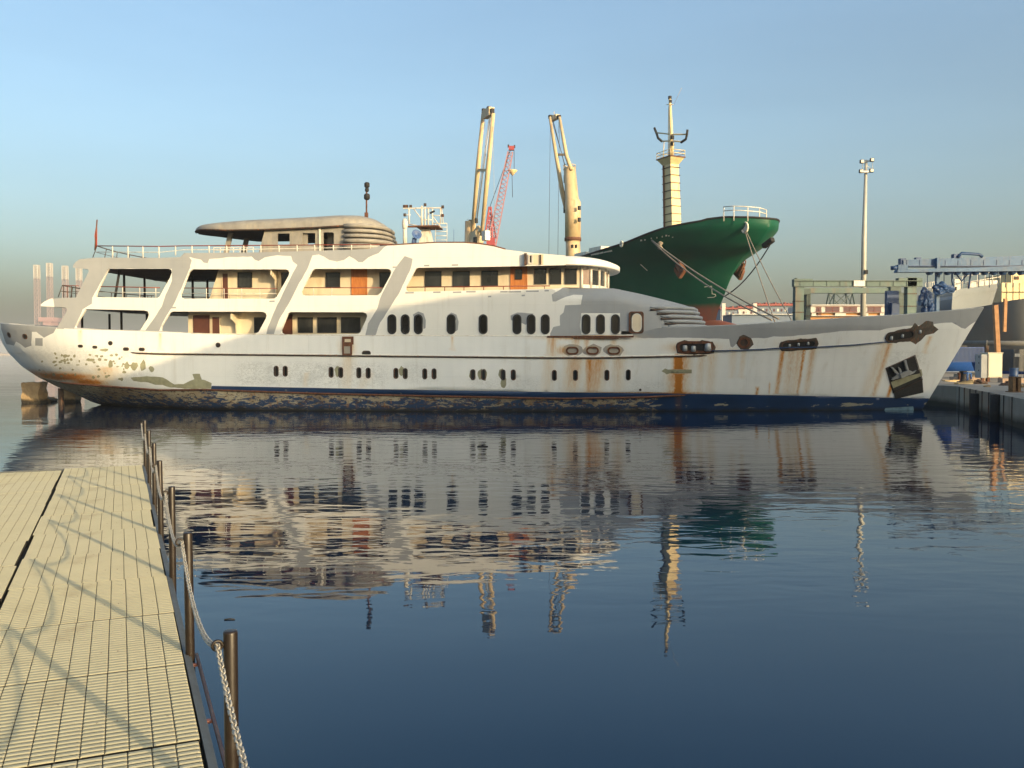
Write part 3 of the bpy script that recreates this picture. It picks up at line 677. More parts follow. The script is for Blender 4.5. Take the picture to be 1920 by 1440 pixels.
# anchor pocket near the stem: flat dark sheet painted in for the shade of the recess
pk = [hp(x, y) for x, y in ((1660, 690), (1716, 665), (1728, 711), (1676, 733))]
def hpt(x, y, off=0): q = hp(x, y); return Vector((q.x, -(hb(q.x, q.z) + off), q.z))
for sg in (1,):
    mb = MB(); c4 = [hpt(*p, .03) for p in ((1660, 690), (1716, 665), (1730, 712), (1674, 738))]; inn = [p + Vector((-.1, .55, .1)) for p in c4]
    cen = sum(c4, Vector()) / 4
    io = [cen + (p - cen) * .93 + Vector((0, -.04, 0)) for p in c4]; bk = [cen + (p - cen) * .93 + Vector((0, -.012, 0)) for p in c4]
    mb.add(c4 + io, [(i, (i + 1) % 4, 4 + (i + 1) % 4, 4 + i) for i in range(4)], 0); mb.add(bk, [(0, 1, 2, 3)], 1)
    low = [hpt(1669, 714, .05), hpt(1727, 692, .05), hpt(1729, 704, .06), hpt(1674, 728, .06)]; mb.add(low, [(0, 1, 2, 3)], 2)
    l2 = [hpt(1675, 733, .035), hpt(1729, 709, .035), hpt(1731, 736, .035), hpt(1678, 748, .035)]; mb.add(l2, [(0, 1, 2, 3)], 1)
    pocket = mb.build('anchor_pocket', [M['rustbrown'], M['dark'], M['olive']], yacht)
    mb = MB()
    A = lambda x, y, o=.09: hpt(x, y, o)
    def plate_(pts, o0, o1, m=0): 
        n = len(pts); mb.add([A(x, y, o0) for x, y in pts] + [A(x, y, o1) for x, y in pts], [tuple(range(n)), tuple(range(2 * n - 1, n - 1, -1))] + [(i, n + i, n + (i + 1) % n, (i + 1) % n) for i in range(n)], m)
    plate_([(1684, 701), (1700, 694), (1704, 702), (1688, 709)], .04, .30)
    plate_([(1668, 687), (1673, 689), (1684, 701), (1687, 708), (1680, 710), (1670, 712), (1674, 707), (1680, 703)], .04, .22)
    plate_([(1693, 676), (1697, 675), (1699, 684), (1702, 694), (1710, 697), (1716, 694), (1712, 699), (1704, 703), (1698, 695)], .04, .22)
    plate_([(1683, 688), (1687, 691), (1690, 698), (1686, 700)], .04, .16)
    plate_([(1671, 708), (1683, 704), (1684, 708), (1673, 713)], .03, .12)
    mb.build('anchor', M['steel'], pocket)
# boot stripe repair sheet at the stem foot
mb = MB(); mb.add([hpt(1660, 765, .02), hpt(1712, 762, .02), hpt(1714, 772, .02), hpt(1655, 776, .02)], [(0, 1, 2, 3)]); mb.build('hull_patch', plain('pale_blue_worn_paint', (.22, .34, .38), .5, 0, .4, 3), yacht)

# ---- rails
def rail(pts, v, name, top=.028, st=None, mid=True, h=None, both=True, mtop='rail_wood', mst='rail_white', zb=None, r=.02):
    """pts: (x, ytop, ybot) in photo pixels on plane v"""
    for sg in ((1, -1) if both else (1,)):
        mb = MB(); Q = [(P(x, yt, v), P(x, yb, v)) for x, yt, yb in pts]
        mb.tube([(a.x, -sg * v, a.z) for a, b in Q], top, 6, 0)
        if mid: mb.tube([(a.x, -sg * v, a.z * .5 + b.z * .5) for a, b in Q], r * .7, 5, 1)
        for x in (st if st else [p[0] for p in pts]):
            yt = interp(x, [(p[0], p[1]) for p in pts]); yb = interp(x, [(p[0], p[2]) for p in pts])
            a = P(x, yt, v); b = P(x, yb, v); mb.tube([(a.x, -sg * v, a.z), (a.x, -sg * v, b.z)], r * 1.2, 5, 1)
        mb.build(name, [M[mtop], M[mst]], yacht)
rail([(182, 461, 484), (300, 462, 484), (345, 461, 476), (500, 460, 474), (690, 458.5, 468), (735, 458, 462)], VS - .1, 'top_rail', .03, [211, 240, 268, 298, 329, 360, 392, 425, 457, 489, 523, 557, 590, 625, 659, 695], True, r=.03)
rail([(180, 537, 558), (300, 539.5, 558)], VS - .1, 'upper_rail', .03, [182, 230, 262, 292], True)
rail([(342, 540, 560), (520, 541, 560)], VS - .1, 'upper_rail', .026, [387, 420, 453, 487], True)
rail([(567, 539.5, 554), (716, 539.5, 554)], VS - .1, 'upper_rail', .026, [588, 622], False)
rail([(761, 538.5, 547), (1031, 536, 541)], VS - .1, 'upper_rail', .03, [797, 834, 870, 907, 944, 1021], False, mst='rail_wood')
rail([(117, 535, 558), (148, 536, 558)], VS - .3, 'upper_rail', .022, [119, 126, 134, 142], True, mst='rustbrown')
def cross(xa, yt, yb, n, name):
    mb = MB(); a = P(xa, yt, VS - .1); b = P(xa - 8, yb, VS - .1); v = VS - .1
    arc = [(a.x - .55 * (1 - (t) ** 2), t * v, a.z) for t in np.linspace(-1, 1, 13)]
    arcb = [(b.x - .35 * (1 - (t) ** 2), t * v, b.z) for t in np.linspace(-1, 1, 13)]
    mb.tube(arc, .028, 6); mb.tube([tuple((Vector(p) + Vector(q)) / 2) for p, q in zip(arc, arcb)], .015, 5)
    for p, q in zip(arc[::2], arcb[::2]): mb.tube([p, q], .022, 5)
    mb.build(name, M['rustbrown'], yacht)
cross(182, 461, 483, 7, 'aft_rail'); cross(117, 535, 557, 7, 'aft_rail')
# ensign staff
a = P(239, 482, 0.5); b = P(243, 428, .5)
mb = MB(); mb.tube([(a.x, -.5 - 3.5, a.z), (b.x, -.5 - 3.5, b.z)], .035, 6)
fl = [(b.x - .02, -4.0, b.z - .1), (b.x - .03, -4.02, b.z - 1.5), (b.x - .16, -3.95, b.z - 1.6), (b.x - .14, -4.05, b.z - .9), (b.x - .1, -3.97, b.z - .4)]
mb2 = MB(); mb2.add(fl + [(x + .01, y + .03, z) for x, y, z in fl], [(0, 1, 2, 3, 4), (5, 6, 7, 8, 9)] + [(i, (i + 1) % 5, 5 + (i + 1) % 5, 5 + i) for i in range(5)])
st_ = mb.build('flagstaff', M['rust'], yacht); mb2.build('flag', plain('faded_red_cloth', (.42, .06, .03), .8), st_)
# ---- flybridge house, canopy and ribbed front
VF = 2.3
FO = [(484, 478), (497, 430), (646, 424), (646, 478)]
FH = [[(520, 438), (543, 437.5), (543, 458.5), (520, 459)], [(567, 437), (591, 437), (591, 458), (567, 459)], [(606, 437), (609, 435.5), (624, 435.5), (626, 437.5), (626, 471), (606, 471)]]
for mir in (False, True):
    mb = MB(); V, T, mi = cdt(s2(FO, VF), [s2(h, VF) for h in (FH if not mir else FH[:1])], [])
    surf(mb, V, T, mi, lambda u, z: (u, -VF, z), mir, .1)
    mb.build('flybridge_house', M['fbgrey'], yacht, recalc=False)
mb = MB(); a = sp(566, 452, VF); b = sp(574, 437, VF); mb.bb((a[0], -VF + .2, a[1] - .9), (b[0], -VF + .3, b[1]))
a = sp(629, 478, VF); mb.bb((a[0], -VF + .15, a[1]), (a[0] + .1, VF - .15, a[1] + 1.4)); a = sp(608, 470, VF); mb.bb((a[0] - .1, -VF + .9, a[1]), (a[0] + .6, -VF + 1.0, a[1] + 1.3)); mb.build('flybridge_partition', M['fbgrey'], yacht)
panel(598.5, 602, 428, 473, VF, 'downpipe', M['rail_white'], None, 0, .08, False)
# canopy: plan tapering to a tip aft, rounded nose forward
CT = [P(*p, 0) for p in ((370, 430), (394, 424), (490, 416), (594, 411), (646, 407.5), (685, 407.5), (706, 413), (722, 422), (729, 430))]
CTz = [(p.x, p.z) for p in CT]
zlow = [(p.x, p.z) for p in (P(372, 431, 1.4), P(425, 432.5, 2.3), P(495, 431, 2.4), (P(594, 427, 2.4)), P(646, 423.5, 2.4), P(700, 424, 1.8), P(729, 431, 0))]
ca, cb = CT[0].x, CT[-1].x
def chw(u):
    ta = max(0, min(1, (u - ca) / 3.4)); tb = max(0, min(1, (cb - u) / 2.9)); return 2.5 * (1 - (1 - ta) ** 2) ** .6 * (1 - (1 - tb) ** 2.2) ** .5 + .01
def canopy(a, b):
    a = .5 - .5 * math.cos(math.pi * a); u = ca + (cb - ca) * a; th = math.pi * b; v = chw(u) * math.cos(th); zt = interp(u, CTz); zl = min(interp(u, zlow), zt - .02)
    return (u, -v, zl + (zt - zl) * (math.sin(th) ** .6 if b not in (0, 1) else 0))
mb = MB(); mb.grid(canopy, 60, 19, 0, True)
mb.grid(lambda a, b: (lambda u: (u, -chw(u) * (1 - 2 * b), min(interp(u, zlow), interp(u, CTz) - .02) - .005))(ca + (cb - ca) * (.5 - .5 * math.cos(math.pi * a))), 60, 5, 1, True)
for sg in (-1, 1): mb.tube([(u, sg * chw(u), min(interp(u, zlow), interp(u, CTz) - .02)) for u in np.linspace(ca + .02, cb - .02, 60)], .05, 6, 2)
mb.build('flybridge_canopy', [M['fbgrey'], M['dark'], M['rustbrown']], yacht, recalc=False)
a = P(423, 462, 1.2); b = P(434, 435, 1.2)
for sg in (-1, 1): mb = MB(); mb.beam((a.x, sg * 1.2, a.z - .5), (b.x, sg * 1.2, b.z + .1), .12, .28); mb.build('canopy_strut', M['fbgrey'], yacht)
for i, (yt, yb, xr, g) in enumerate(((424, 432, 727, 0), (434, 441, 729, 0), (443, 450, 732, 0), (452, 460, 736, 0), (461, 474, 738, 0))):
    zt = P(700, yt, 1.2).z; zb = P(700, yb, 1.2).z; xl = P(646, 450, VF).x; uR = P(xr, 440, .6).x; r = (zt - zb) / 2; vw = VF + .05 + i * .04
    pts = [(xl, -vw, (zt + zb) / 2)] + [(xl + .6 + (uR - xl - .6) * math.sin(t), -vw * math.copysign(abs(math.cos(t)) ** .7, math.cos(t)), (zt + zb) / 2) for t in np.linspace(0, math.pi, 25)] + [(xl, vw, (zt + zb) / 2)]
    mb = MB(); mb.tube(pts, r * 1.02, 10); mb.build('ribbed_front', M['fbgrey'], yacht)
mb = MB()   # solid core behind the ribs
xl = P(646, 450, VF).x; uR = P(727, 440, .6).x
pl = [(xl, -VF)] + [(xl + .6 + (uR - .25 - xl - .6) * math.sin(t), -VF * math.copysign(abs(math.cos(t)) ** .7, math.cos(t))) for t in np.linspace(0, math.pi, 25)] + [(xl, VF)]
mb.prism(pl, lambda p, q, d: (p, q, d), P(700, 478, 1).z, P(700, 426, 1).z); mb.build('flybridge_front', M['rustbrown'], yacht)
# low clear-screen frame aft on the top deck
mb = MB(); a = P(401, 476, 2.4); b = P(475, 463.5, 2.4)
for x in np.linspace(a.x, b.x, 7): mb.bb((x - .02, -2.42, a.z), (x + .02, -2.38, b.z))
for z in (b.z, (a.z * .4 + b.z * .6)): mb.bb((a.x, -2.42, z - .02), (b.x, -2.38, z + .02))
mb.build('screen_frame', M['rail_white'], yacht)
# signal pole on canopy
mb = MB(); a = P(687, 410, 0); b = P(687.5, 346, 0)
mb.tube([(a.x, 0, a.z - .1), (b.x, 0, b.z)], .05, 8, 0); mb.box((a.x, 0, a.z + .15), (.18, .18, .4), 0)
for y, s_ in ((347, .16), (356, .12), (369, .18)):
    q = P(688, y, 0); mb.lathe([(s_ * .6, -s_), (s_, -s_ * .6), (s_, s_ * .6), (s_ * .6, s_)], (q.x, 0, q.z), 8, 1)
mb.build('signal_mast', [M['rust'], M['dark']], yacht)
# radar mast
def Q(x, y, v=0): q = P(x, y, v); return (q.x, -v, q.z)
mb = MB(); a = Q(800, 460); b = Q(799, 430)
wz = lambda p, r: [(p[0] - r, -r * .8, p[2]), (p[0] + r, -r * .8, p[2]), (p[0] + r, r * .8, p[2]), (p[0] - r, r * .8, p[2])]
mb.add(wz(a, .42) + wz(b, .22), [(0, 1, 2, 3), (7, 6, 5, 4)] + [(i, (i + 1) % 4, 4 + (i + 1) % 4, 4 + i) for i in range(4)], 0)
c = Q(805, 427); mb.box(c, (2.4 * .55, 1.6, .07), 1); mb.bb((Q(765, 424)[0], -.12, Q(765, 425)[2] - .04), (Q(790, 424)[0], .12, Q(765, 425)[2] + .04), 1)
rm = mb.build('radar_mast', [M['rail_white'], M['rust']], yacht)
mb = MB()
mb.bb(Q(756, 391.5, .06), Q(831, 389, -.06)); 
for x, y0, y1, r in ((767, 390, 420, .05), (791, 386, 427, .07), (797, 388, 427, .05), (803, 391, 427, .05), (811, 391, 427, .04), (826, 390, 418, .04), (824, 418, 425, .04)):
    mb.tube([Q(x, y0), Q(x, y1)], r, 6)
for x0, y0, x1, y1 in ((767, 420, 790, 425), (757, 403, 770, 403), (808, 404, 830, 404), (828, 390, 831, 419), (810, 404, 826, 425), (789, 412, 812, 412), (811, 419, 838, 419), (775, 391, 790, 410)):
    mb.tube([Q(x0, y0), Q(x1, y1)], .03, 5)
for x, y in ((758, 387), (763, 387), (770, 387), (830, 388), (759, 403), (830, 404), (797, 384)): mb.box(Q(x, y), (.14, .14, .16), 1)
mb.build('antenna_frame', [M['rail_white'], M['rustbrown']], rm)
mb = MB(); mb.beam(Q(806, 400, .3), Q(815, 395.5, .3), .08, .1); mb.build('radar_scanner', M['dark'], rm)
mb = MB()
for y in (419, 426, 434, 442, 450): mb.tube([Q(817, y), Q(838, y)], .02, 5)
mb.tube([Q(817, 419), Q(816, 456)], .02, 5); mb.tube([Q(838, 419), Q(838, 456)], .02, 5); mb.build('ladder', M['rail_white'], rm)
mb = MB(); q = Q(759, 427, 1); mb.tube([Q(759.5, 462, 1), q], .12, 8); mb.lathe([(.12, -.35), (.15, -.25), (.17, -.1), (.16, .1), (.1, .22), (.02, .26)], Q(759, 418, 1), 12); mb.build('satellite_dome', M['rail_white'], yacht)
mb = MB(); mb.lathe([(.02, -.1), (.2, -.06), (.3, .06), (.29, .07), (.18, -.02), (.02, -.05)], (0, 0, 0), 14); o = mb.build('dish_antenna', M['dishblue'], yacht); o.location = Q(781, 440, 1); o.rotation_euler = (R(70), 0, R(30))
mb = MB(); mb.tube([Q(781, 441, 1), Q(779, 456, 1)], .05, 6); mb.tube([Q(776, 446, 1), Q(774, 458, 1)], .09, 6); mb.tube([Q(851, 430, 0), Q(851, 458, 0)], .012, 4); mb.build('antenna_stand', M['dishblue'], yacht)
# rusty edge of top bulwark
mb = MB(); mb.tube([(a, -VS + .07, b + .01) for a, b in s2([(712, 461), (740, 460), (780, 457.5), (820, 455.5), (870, 455.5), (900, 458), (925, 462), (947, 468)])], .07, 6); mb.build('bulwark_edge', M['rust'], yacht)
# rudder post and skeg under the counter
mb = MB(); a = P(114, 728, 0); b = P(116, 800, 0); mb.tube([(a.x, 0, a.z), (b.x + .0, 0, -1)], .17, 8); mb.build('rudder_stock', M['rustbrown'], yacht)
# ropes from the yacht
def rope_pts(a, b, sag, n=16):
    a = Vector(a); b = Vector(b); return [a.lerp(b, t) - Vector((0, 0, sag * 4 * t * (1 - t))) for t in np.linspace(0, 1, n)]
Mrblue = plain('dark_blue_rope', (.02, .05, .12), .8)
YM = YF.M
def rope_w(pts, r, name, m, label, group=None):
    mb = MB(); mb.tube(pts, r, 6); o = mb.build(name, m); tag(o, label, 'rope', group); return o
p0 = [YM @ hpt(x, y, .07) for x, y in ((1334, 658), (1380, 657), (1430, 655), (1470, 652), (1530, 651), (1600, 647), (1662, 641))]
rope_w(p0, .035, 'mooring_rope', Mrblue, 'dark blue rope stretched along the white bow of the yacht between its fairleads')
# ------------------------------------------------------------------ the green cargo ship behind
GANG = R(-64)
GF = Frame((28.8, 100, 0), GANG)
ship = empty('cargo_ship', (28.8, 100, 0), GANG)
tag(ship, 'big green cargo ship with flared bow, red underside and cream deck cranes behind the yacht', 'cargo ship')
g = G('dark_green_hull_paint'); z = g.sep()[2]; nn = g.noise(.25, 5); st = g.noise(.5, 6, .6, g.map((1.5, 1.5, .25)))
c = g.mix(g.ramp(nn, .3, .7), (.003, .075, .040), (.004, .092, .046)); c = g.mix(g.math('MULTIPLY', g.ramp(st, .6, .8), .25), c, (.06, .12, .08))
zz = g.math('ADD', z, g.math('MULTIPLY', g.noise(.5, 5), .9))
c = g.mix(g.ramp(zz, 8.9, 9.6, 1, 0), c, g.mix(g.ramp(st, .4, .7), (.24, .075, .045), (.17, .09, .06)))
M['green'] = g.done(c, .5, 0, nn, .3, .08, spec=.3)
M['crane'] = plain('cream_crane_paint', (.62, .47, .26), .5, 0, .18, .6, (.30, .13, .05), .6)
M['mastyel'] = plain('yellow_cream_mast_paint', (.74, .58, .30), .5, 0, .12, .5, (.4, .18, .06), .5)
gs_stem = sorted([(q.z, q.x) for q in (GF.P(x, y, 0) for x, y in [(1442, 425), (1422, 458), (1390, 483), (1373, 512), (1357, 556), (1345, 587), (1340, 612), (1335, 660)])])
GD = [(-95, 11.5), (-45, 12), (-30, 13.4), (-20, 15.2), (-14, 16.4), (-12.01, 16.9), (-12, 17.15), (-8, 17.75), (-4, 18.1), (0, 17.9), (3, 17.7)]
gsx = gs_stem[-1][1]
def gb(x, z):
    s = interp(z, gs_stem) - x
    if s <= 0: return 0.0
    k = max(0, min(1, z / 17.5)) ** 1.6
    Ln = 48 - 21 * k; q = 1.15 - .52 * k; t = min(1, s / Ln)
    return 11.0 * (1 - (1 - t) ** 2) ** q
GD = [(-130, 12), (-60, 12.6)] + sorted((q.x, q.z) for q in (GF.pv(x, y, lambda X, Z: 11.0 * (1 - (1 - min(1, max(0, -X) / 27)) ** 2) ** .63) for x, y in ((1040, 492), (1088, 479), (1162, 455), (1247, 425), (1308, 413.5), (1312, 411), (1350, 406)))) + [(-1.5, 18.15), (0, 17.9), (3, 17.7)]
GD.sort()
def gdz(x): return interp(x, GD)
def gfn(sg):
    def f(a, b):
        s = 128 * a ** 2.2; z = -1 + (18.2 + 1) * b
        x0 = gsx - s; zt = gdz(x0); z = -1 + (zt + 1) * b; x = interp(z, gs_stem) - s
        for _ in range(3):
            zt = gdz(x); z = -1 + (zt + 1) * b; x = interp(z, gs_stem) - s
        return (x, -sg * gb(x, z), z)
    return f
mb = MB(); mb.grid(gfn(1), 90, 40); mb.grid(gfn(-1), 90, 40)
# transom + deck
mb.grid(lambda a, b: (lambda p: (p[0], p[1] * (1 - 2 * b), p[2] - .9 if 0 < b < 1 else p[2]))(gfn(1)(a, 1)), 90, 5, 0, False)
mb.bb((gsx - 126, -10.8, -1), (gsx - 125, 10.8, 11))
mb.build('hull', M['green'], ship)
mb = MB(); pts = [gfn(1)(a, 1) for a in np.linspace(.0, 1, 80)]; mb.tube(pts, .12, 6); mb.tube([(p[0], -p[1], p[2]) for p in pts], .12, 6); mb.build('bulwark_rail', M['dark'], ship)
mb = MB(); mb.lathe([(.05, -7.2), (1.3, -6.6), (2.3, -5), (2.9, -2), (3, 2), (3, 16)], (0, 0, 0), 18); o = mb.build('bulb', M['green'], ship)
q = GF.P(1384, 606, 0); o.rotation_euler = (0, R(-90), 0); o.location = (q.x - 5.2, 0, 4.2)
def gp(x, y): return GF.pv(x, y, gb)
def gpt(x, y, off=.05): q = gp(x, y); return Vector((q.x, -(gb(q.x, q.z) + off), q.z))
def sticker(mb, poly, m=0, off=.06): mb.add([gpt(x, y, off) for x, y in poly], [tuple(range(len(poly)))], m)
def stroke(mb, pts, wd, m=0):
    for (xa, ya), (xb, yb) in zip(pts, pts[1:]):
        d = Vector((xb - xa, yb - ya)); n = Vector((-d.y, d.x)).normalized() * wd / 2; e = d.normalized() * wd / 2
        sticker(mb, [(xa - e.x + n.x, ya - e.y + n.y), (xb + e.x + n.x, yb + e.y + n.y), (xb + e.x - n.x, yb + e.y - n.y), (xa - e.x - n.x, ya - e.y - n.y)], m)
M['mark'] = plain('faded_white_marking', (.75, .72, .58), .6, 0, .2, 3)
mb = MB(); stroke(mb, [(1322, 538), (1335, 536.5), (1336, 551), (1342, 552), (1343, 555), (1339, 557.5), (1328, 558)], 1.3); mb.build('bulb_marking', M['mark'], ship)
mb = MB()
for x in (1110, 1114, 1118, 1121, 1126, 1129, 1134, 1137, 1141, 1145): stroke(mb, [(x, 478 - (x - 1110) * .2), (x + 2, 477.4 - (x - 1110) * .2)], 2.2 + (x % 3) * .4)
mb.build('stern_lettering', M['mark'], ship)
mb = MB()
for x, y, w_, h_ in ((1203, 451, 3.4, 3), (1210, 450, 3, 2.4), (1222, 447, 2, 2), (1232.5, 446, 1.6, 3), (1242.5, 444, 2, 3), (1250, 442, 3.4, 3), (1255, 442.5, 2.5, 2), (1262, 445, 2.5, 1.3)):
    sticker(mb, [(x - w_ / 2, y - h_ / 2), (x + w_ / 2, y - h_ / 2 - .3), (x + w_ / 2, y + h_ / 2 - .3), (x - w_ / 2, y + h_ / 2)])
mb.build('bow_lettering', M['mark'], ship)
mb = MB(); stroke(mb, [(1202, 496), (1214, 507)], 1.4); mb.build('scrape_mark', M['mark'], ship)
for x, y, r in ((1166.5, 457.5, .28), (1398, 427, .5)):
    q = gpt(x, y, .1); mb = MB(); n = Vector((.15, -1, 0)).normalized()
    mb.tube([q + Vector((r * math.cos(t), 0, r * 1.2 * math.sin(t))) for t in np.linspace(0, 2 * math.pi, 13)[:-1]], .1, 6, 0, True)
    mb.add([q + Vector((r * .9 * math.cos(t), -.02, r * 1.1 * math.sin(t))) for t in np.linspace(0, 2 * math.pi, 13)[:-1]], [tuple(range(12))], 1)
    mb.build('fairlead', [M['mark'], M['rail_white']], ship)
# anchors : near side on the flare, and one seen past the stem on the far side
def anchor(c, tilt, name):
    mb = MB(); mb.box((0, 0, 0), (.7, .6, 2.3), 0); mb.box((0, 0, -1.2), (2.2, .8, .55), 0)
    for s in (-1, 1): mb.beam((s * 1.0, 0, -1.25), (s * .95, -.2, .35), .5, .55); mb.beam((s * .95, -.2, .3), (s * .75, -.2, .75), .35, .3)
    mb.tube([(.35 * math.cos(t), 0, 1.4 + .35 * math.sin(t)) for t in np.linspace(0, 6.28, 9)[:-1]], .12, 6, 0, True)
    o = mb.build(name, plain('rusty_anchor_steel', (.20, .085, .045), .8, 0, .4, 1.2), ship, bevel=.06); o.location = c; o.rotation_euler = (0, R(tilt), 0); o.scale = (.62, .62, .72)
q = gpt(1280, 503, .5); anchor(q, -40, 'anchor')
q = GF.P(1383, 505, -1.8); anchor((q.x, 2.3, q.z), 38, 'anchor')
# bow pulpit rail
mb = MB()
pz = gdz(-2)
arc = []
for x, y in ((1355, 404), (1370, 403), (1394, 403), (1415, 403.5), (1436, 405)):
    arc.append(GF.P(x, y, 2 if x < 1400 else 0))
arc = [(GF.P(x, 404, v).x, -v) for x, v in ((1357, 4.2), (1376, 4.0), (1402, 2.8), (1424, 1.0), (1437, -1.4))]
for dz in (.75, 1.2): mb.tube([(x, y, gdz(x) + dz - .1) for x, y in arc], .055, 6)
for x, y in arc: mb.tube([(x, y, gdz(x) - .5), (x, y, gdz(x) + 1.12)], .06, 6)
mb.build('bow_rail', M['rail_white'], ship)
mb = MB(); q = GF.P(1140, 462, 6); mb.bb((q.x - 1.5, -8, q.z - 4), (q.x + 1.5, -6, q.z - .2)); q = GF.P(1115, 466, 6); mb.bb((q.x - 2, -8, q.z - 3), (q.x + 1.0, -5, q.z - .6)); mb.build('deck_locker', M['rail_white'], ship)
# foremast
def gc(x, y, v=0): q = GF.P(x, y, v); return Vector((q.x, -v, q.z))
a = gc(1261, 440); b = gc(1257.5, 310)
mb = MB(); wa, wb = .95, .85
ring = lambda p, w_: [p + Vector((sx * w_, sy * w_ * .75, 0)) for sx, sy in ((-1, -1), (1, -1), (1, 1), (-1, 1))]
mb.add(ring(a, wa) + ring(b, wb), [(0, 1, 2, 3), (7, 6, 5, 4)] + [(i, (i + 1) % 4, 4 + (i + 1) % 4, 4 + i) for i in range(4)], 0)
for i in range(9):
    p = a.lerp(b, (i + .6) / 9); mb.box(p, (wa * 2.02, wa * 1.62, .08), 1)
mb.beam(a + Vector((-.7, -.78, 0)), b + Vector((-.6, -.72, 0)), .1, .3, 2)
mb.add(ring(b, wb) + ring(b + Vector((0, 0, .8)), 1.45), [(0, 1, 2, 3), (7, 6, 5, 4)] + [(i, (i + 1) % 4, 4 + (i + 1) % 4, 4 + i) for i in range(4)], 0)
mb.box(b + Vector((0, 0, .86)), (3.1, 2.4, .12), 2)
fm = mb.build('foremast', [M['mastyel'], M['rustbrown'], M['rust']], ship)
mb = MB(); t_ = gc(1256, 186)
mb.tube([b + Vector((.1, 0, .9)), gc(1258.5, 250), t_], [.28, .24, .16], 8, 0)
mb.tube([b + Vector((-.5, 0, .9)), gc(1254, 200)], .05, 5, 0)
for i in range(20): p = (b + Vector((-.5, 0, 1.2))).lerp(gc(1254, 202), i / 20); mb.tube([p + Vector((-.2, 0, 0)), p + Vector((.35, 0, 0))], .03, 4, 0)
for x, y, s_ in ((1256, 183, .32), (1257, 190, .28), (1260, 258, .4), (1260, 270, .4)): mb.box(gc(x, y), (s_, s_, s_ * 1.2), 1)
mb.tube([gc(1232, 249), gc(1260, 252), gc(1287, 252)], .1, 6, 0); mb.tube([gc(1240, 265), gc(1260, 264), gc(1279, 266)], .1, 6, 0)
for s_ in ((1227, 240, 1231, 250, 1234, 259, 1241, 265), (1289, 243, 1288, 252, 1286, 261, 1277, 267)):
    mb.tube([gc(s_[i], s_[i + 1]) for i in (0, 2, 4, 6)], .16, 6, 1)
mb.tube([gc(1250, 196), gc(1262, 196)], .05, 5, 0)
for x in (1245, 1263): mb.tube([gc(x, 266), gc(x - 2 if x < 1250 else 1262, 304)], .05, 5, 0)
for dz in (1.7, 1.3): mb.tube([b + Vector((1.5 * sx, 1.1 * sy, dz)) for sx, sy in ((-1, -1), (1, -1), (1, 1), (-1, 1))], .045, 5, 0, True)
for sx, sy in ((-1, -1), (1, -1), (1, 1), (-1, 1), (0, -1)): mb.tube([b + Vector((1.5 * sx, 1.1 * sy, .9)), b + Vector((1.5 * sx, 1.1 * sy, 1.7))], .045, 5, 0)
mb.tube([gc(1278, 165), gc(1264, 195)], .02, 4, 0)
mb.build('mast_head', [M['mastyel'], M['dark']], fm)
# deck cranes
def crane2():
    a = gc(1075, 500); b = gc(1068, 316); r = .98
    mb = MB(); q = gc(1075, 455); mid = gc(1074, 452)
    mb.tube([a, mid], [1.15, 1.12], 20, 0); mb.tube([mid, mid + Vector((0, 0, .5))], 1.3, 20, 1)
    h = b.z - mid.z - .5
    mb.tube([mid + Vector((0, 0, .5)), mid + Vector((0, 0, .5 + h * .5)), mid + Vector((-.3, 0, .5 + h * .55)), b], [1.22, 1.22, 1.04, .93], 20, 0)
    mb.box(b + Vector((-.9, -.2, -5)), (.5, .5, 3.4), 2); mb.box(b + Vector((-.8, -.3, -1.5)), (.4, .4, 1.2), 2)
    for dz in (-.2, .5): mb.tube([b + Vector((.95 * math.cos(t), .95 * math.sin(t), dz)) for t in np.linspace(0, 6.28, 13)[:-1]], .05, 5, 0, True)
    for t in np.linspace(0, 6.28, 9)[:-1]: mb.tube([b + Vector((.95 * math.cos(t), .95 * math.sin(t), -.2)), b + Vector((.95 * math.cos(t), .95 * math.sin(t), .5))], .04, 5)
    for y in (390, 412): mb.box(gc(1086, y), (.35, .35, .6), 2)
    mb.box(gc(1073, 462, 1.0), (.5, .2, .5), 2); mb.box(gc(1080, 462, 1.0), (.4, .2, .5), 2); mb.tube([a, gc(1075, 620)], 1.15, 16, 0)
    c = mb.build('deck_crane', [M['crane'], M['rust'], M['dark']], ship)
    mb = MB()
    mb.tube([gc(1061, 385, .8), gc(1044, 300, .8), gc(1031, 220, .8)], [.2, .3, .22], 8); mb.tube([gc(1071, 318, .8), gc(1062, 292, .8), gc(1049, 220, .8)], [.3, .3, .22], 8)
    mb.beam(gc(1045, 290), gc(1062, 290), .3, .35)
    mb.tube([gc(1044, 300, .8), gc(1053, 360, .8), gc(1060, 392, .9)], [.28, .28, .2], 8)
    mb.box(gc(1040, 221), (2.0, .7, .7), 0); mb.box(gc(1032, 219), (.6, .5, .5), 1); mb.box(gc(1048, 219), (.5, .5, .5), 1); mb.tube([gc(1039, 219), gc(1039, 209)], .05, 5)
    j = mb.build('jib', [M['crane'], M['dark']], c)
    mb = MB()
    for x0, y0, x1, y1, r in ((1032, 225, 1029, 480, .035), (1049, 225, 1046, 480, .035), (1036, 222, 1060, 314, .07), (1034, 222, 1062, 318, .05), (1048, 222, 1047, 250, .03)): mb.tube([gc(x0, y0), gc(x1, y1)], r, 4)
    mb.build('hoist_wire', plain('dark_steel_wire', (.09, .10, .12), .6, .3), c)
crane2()
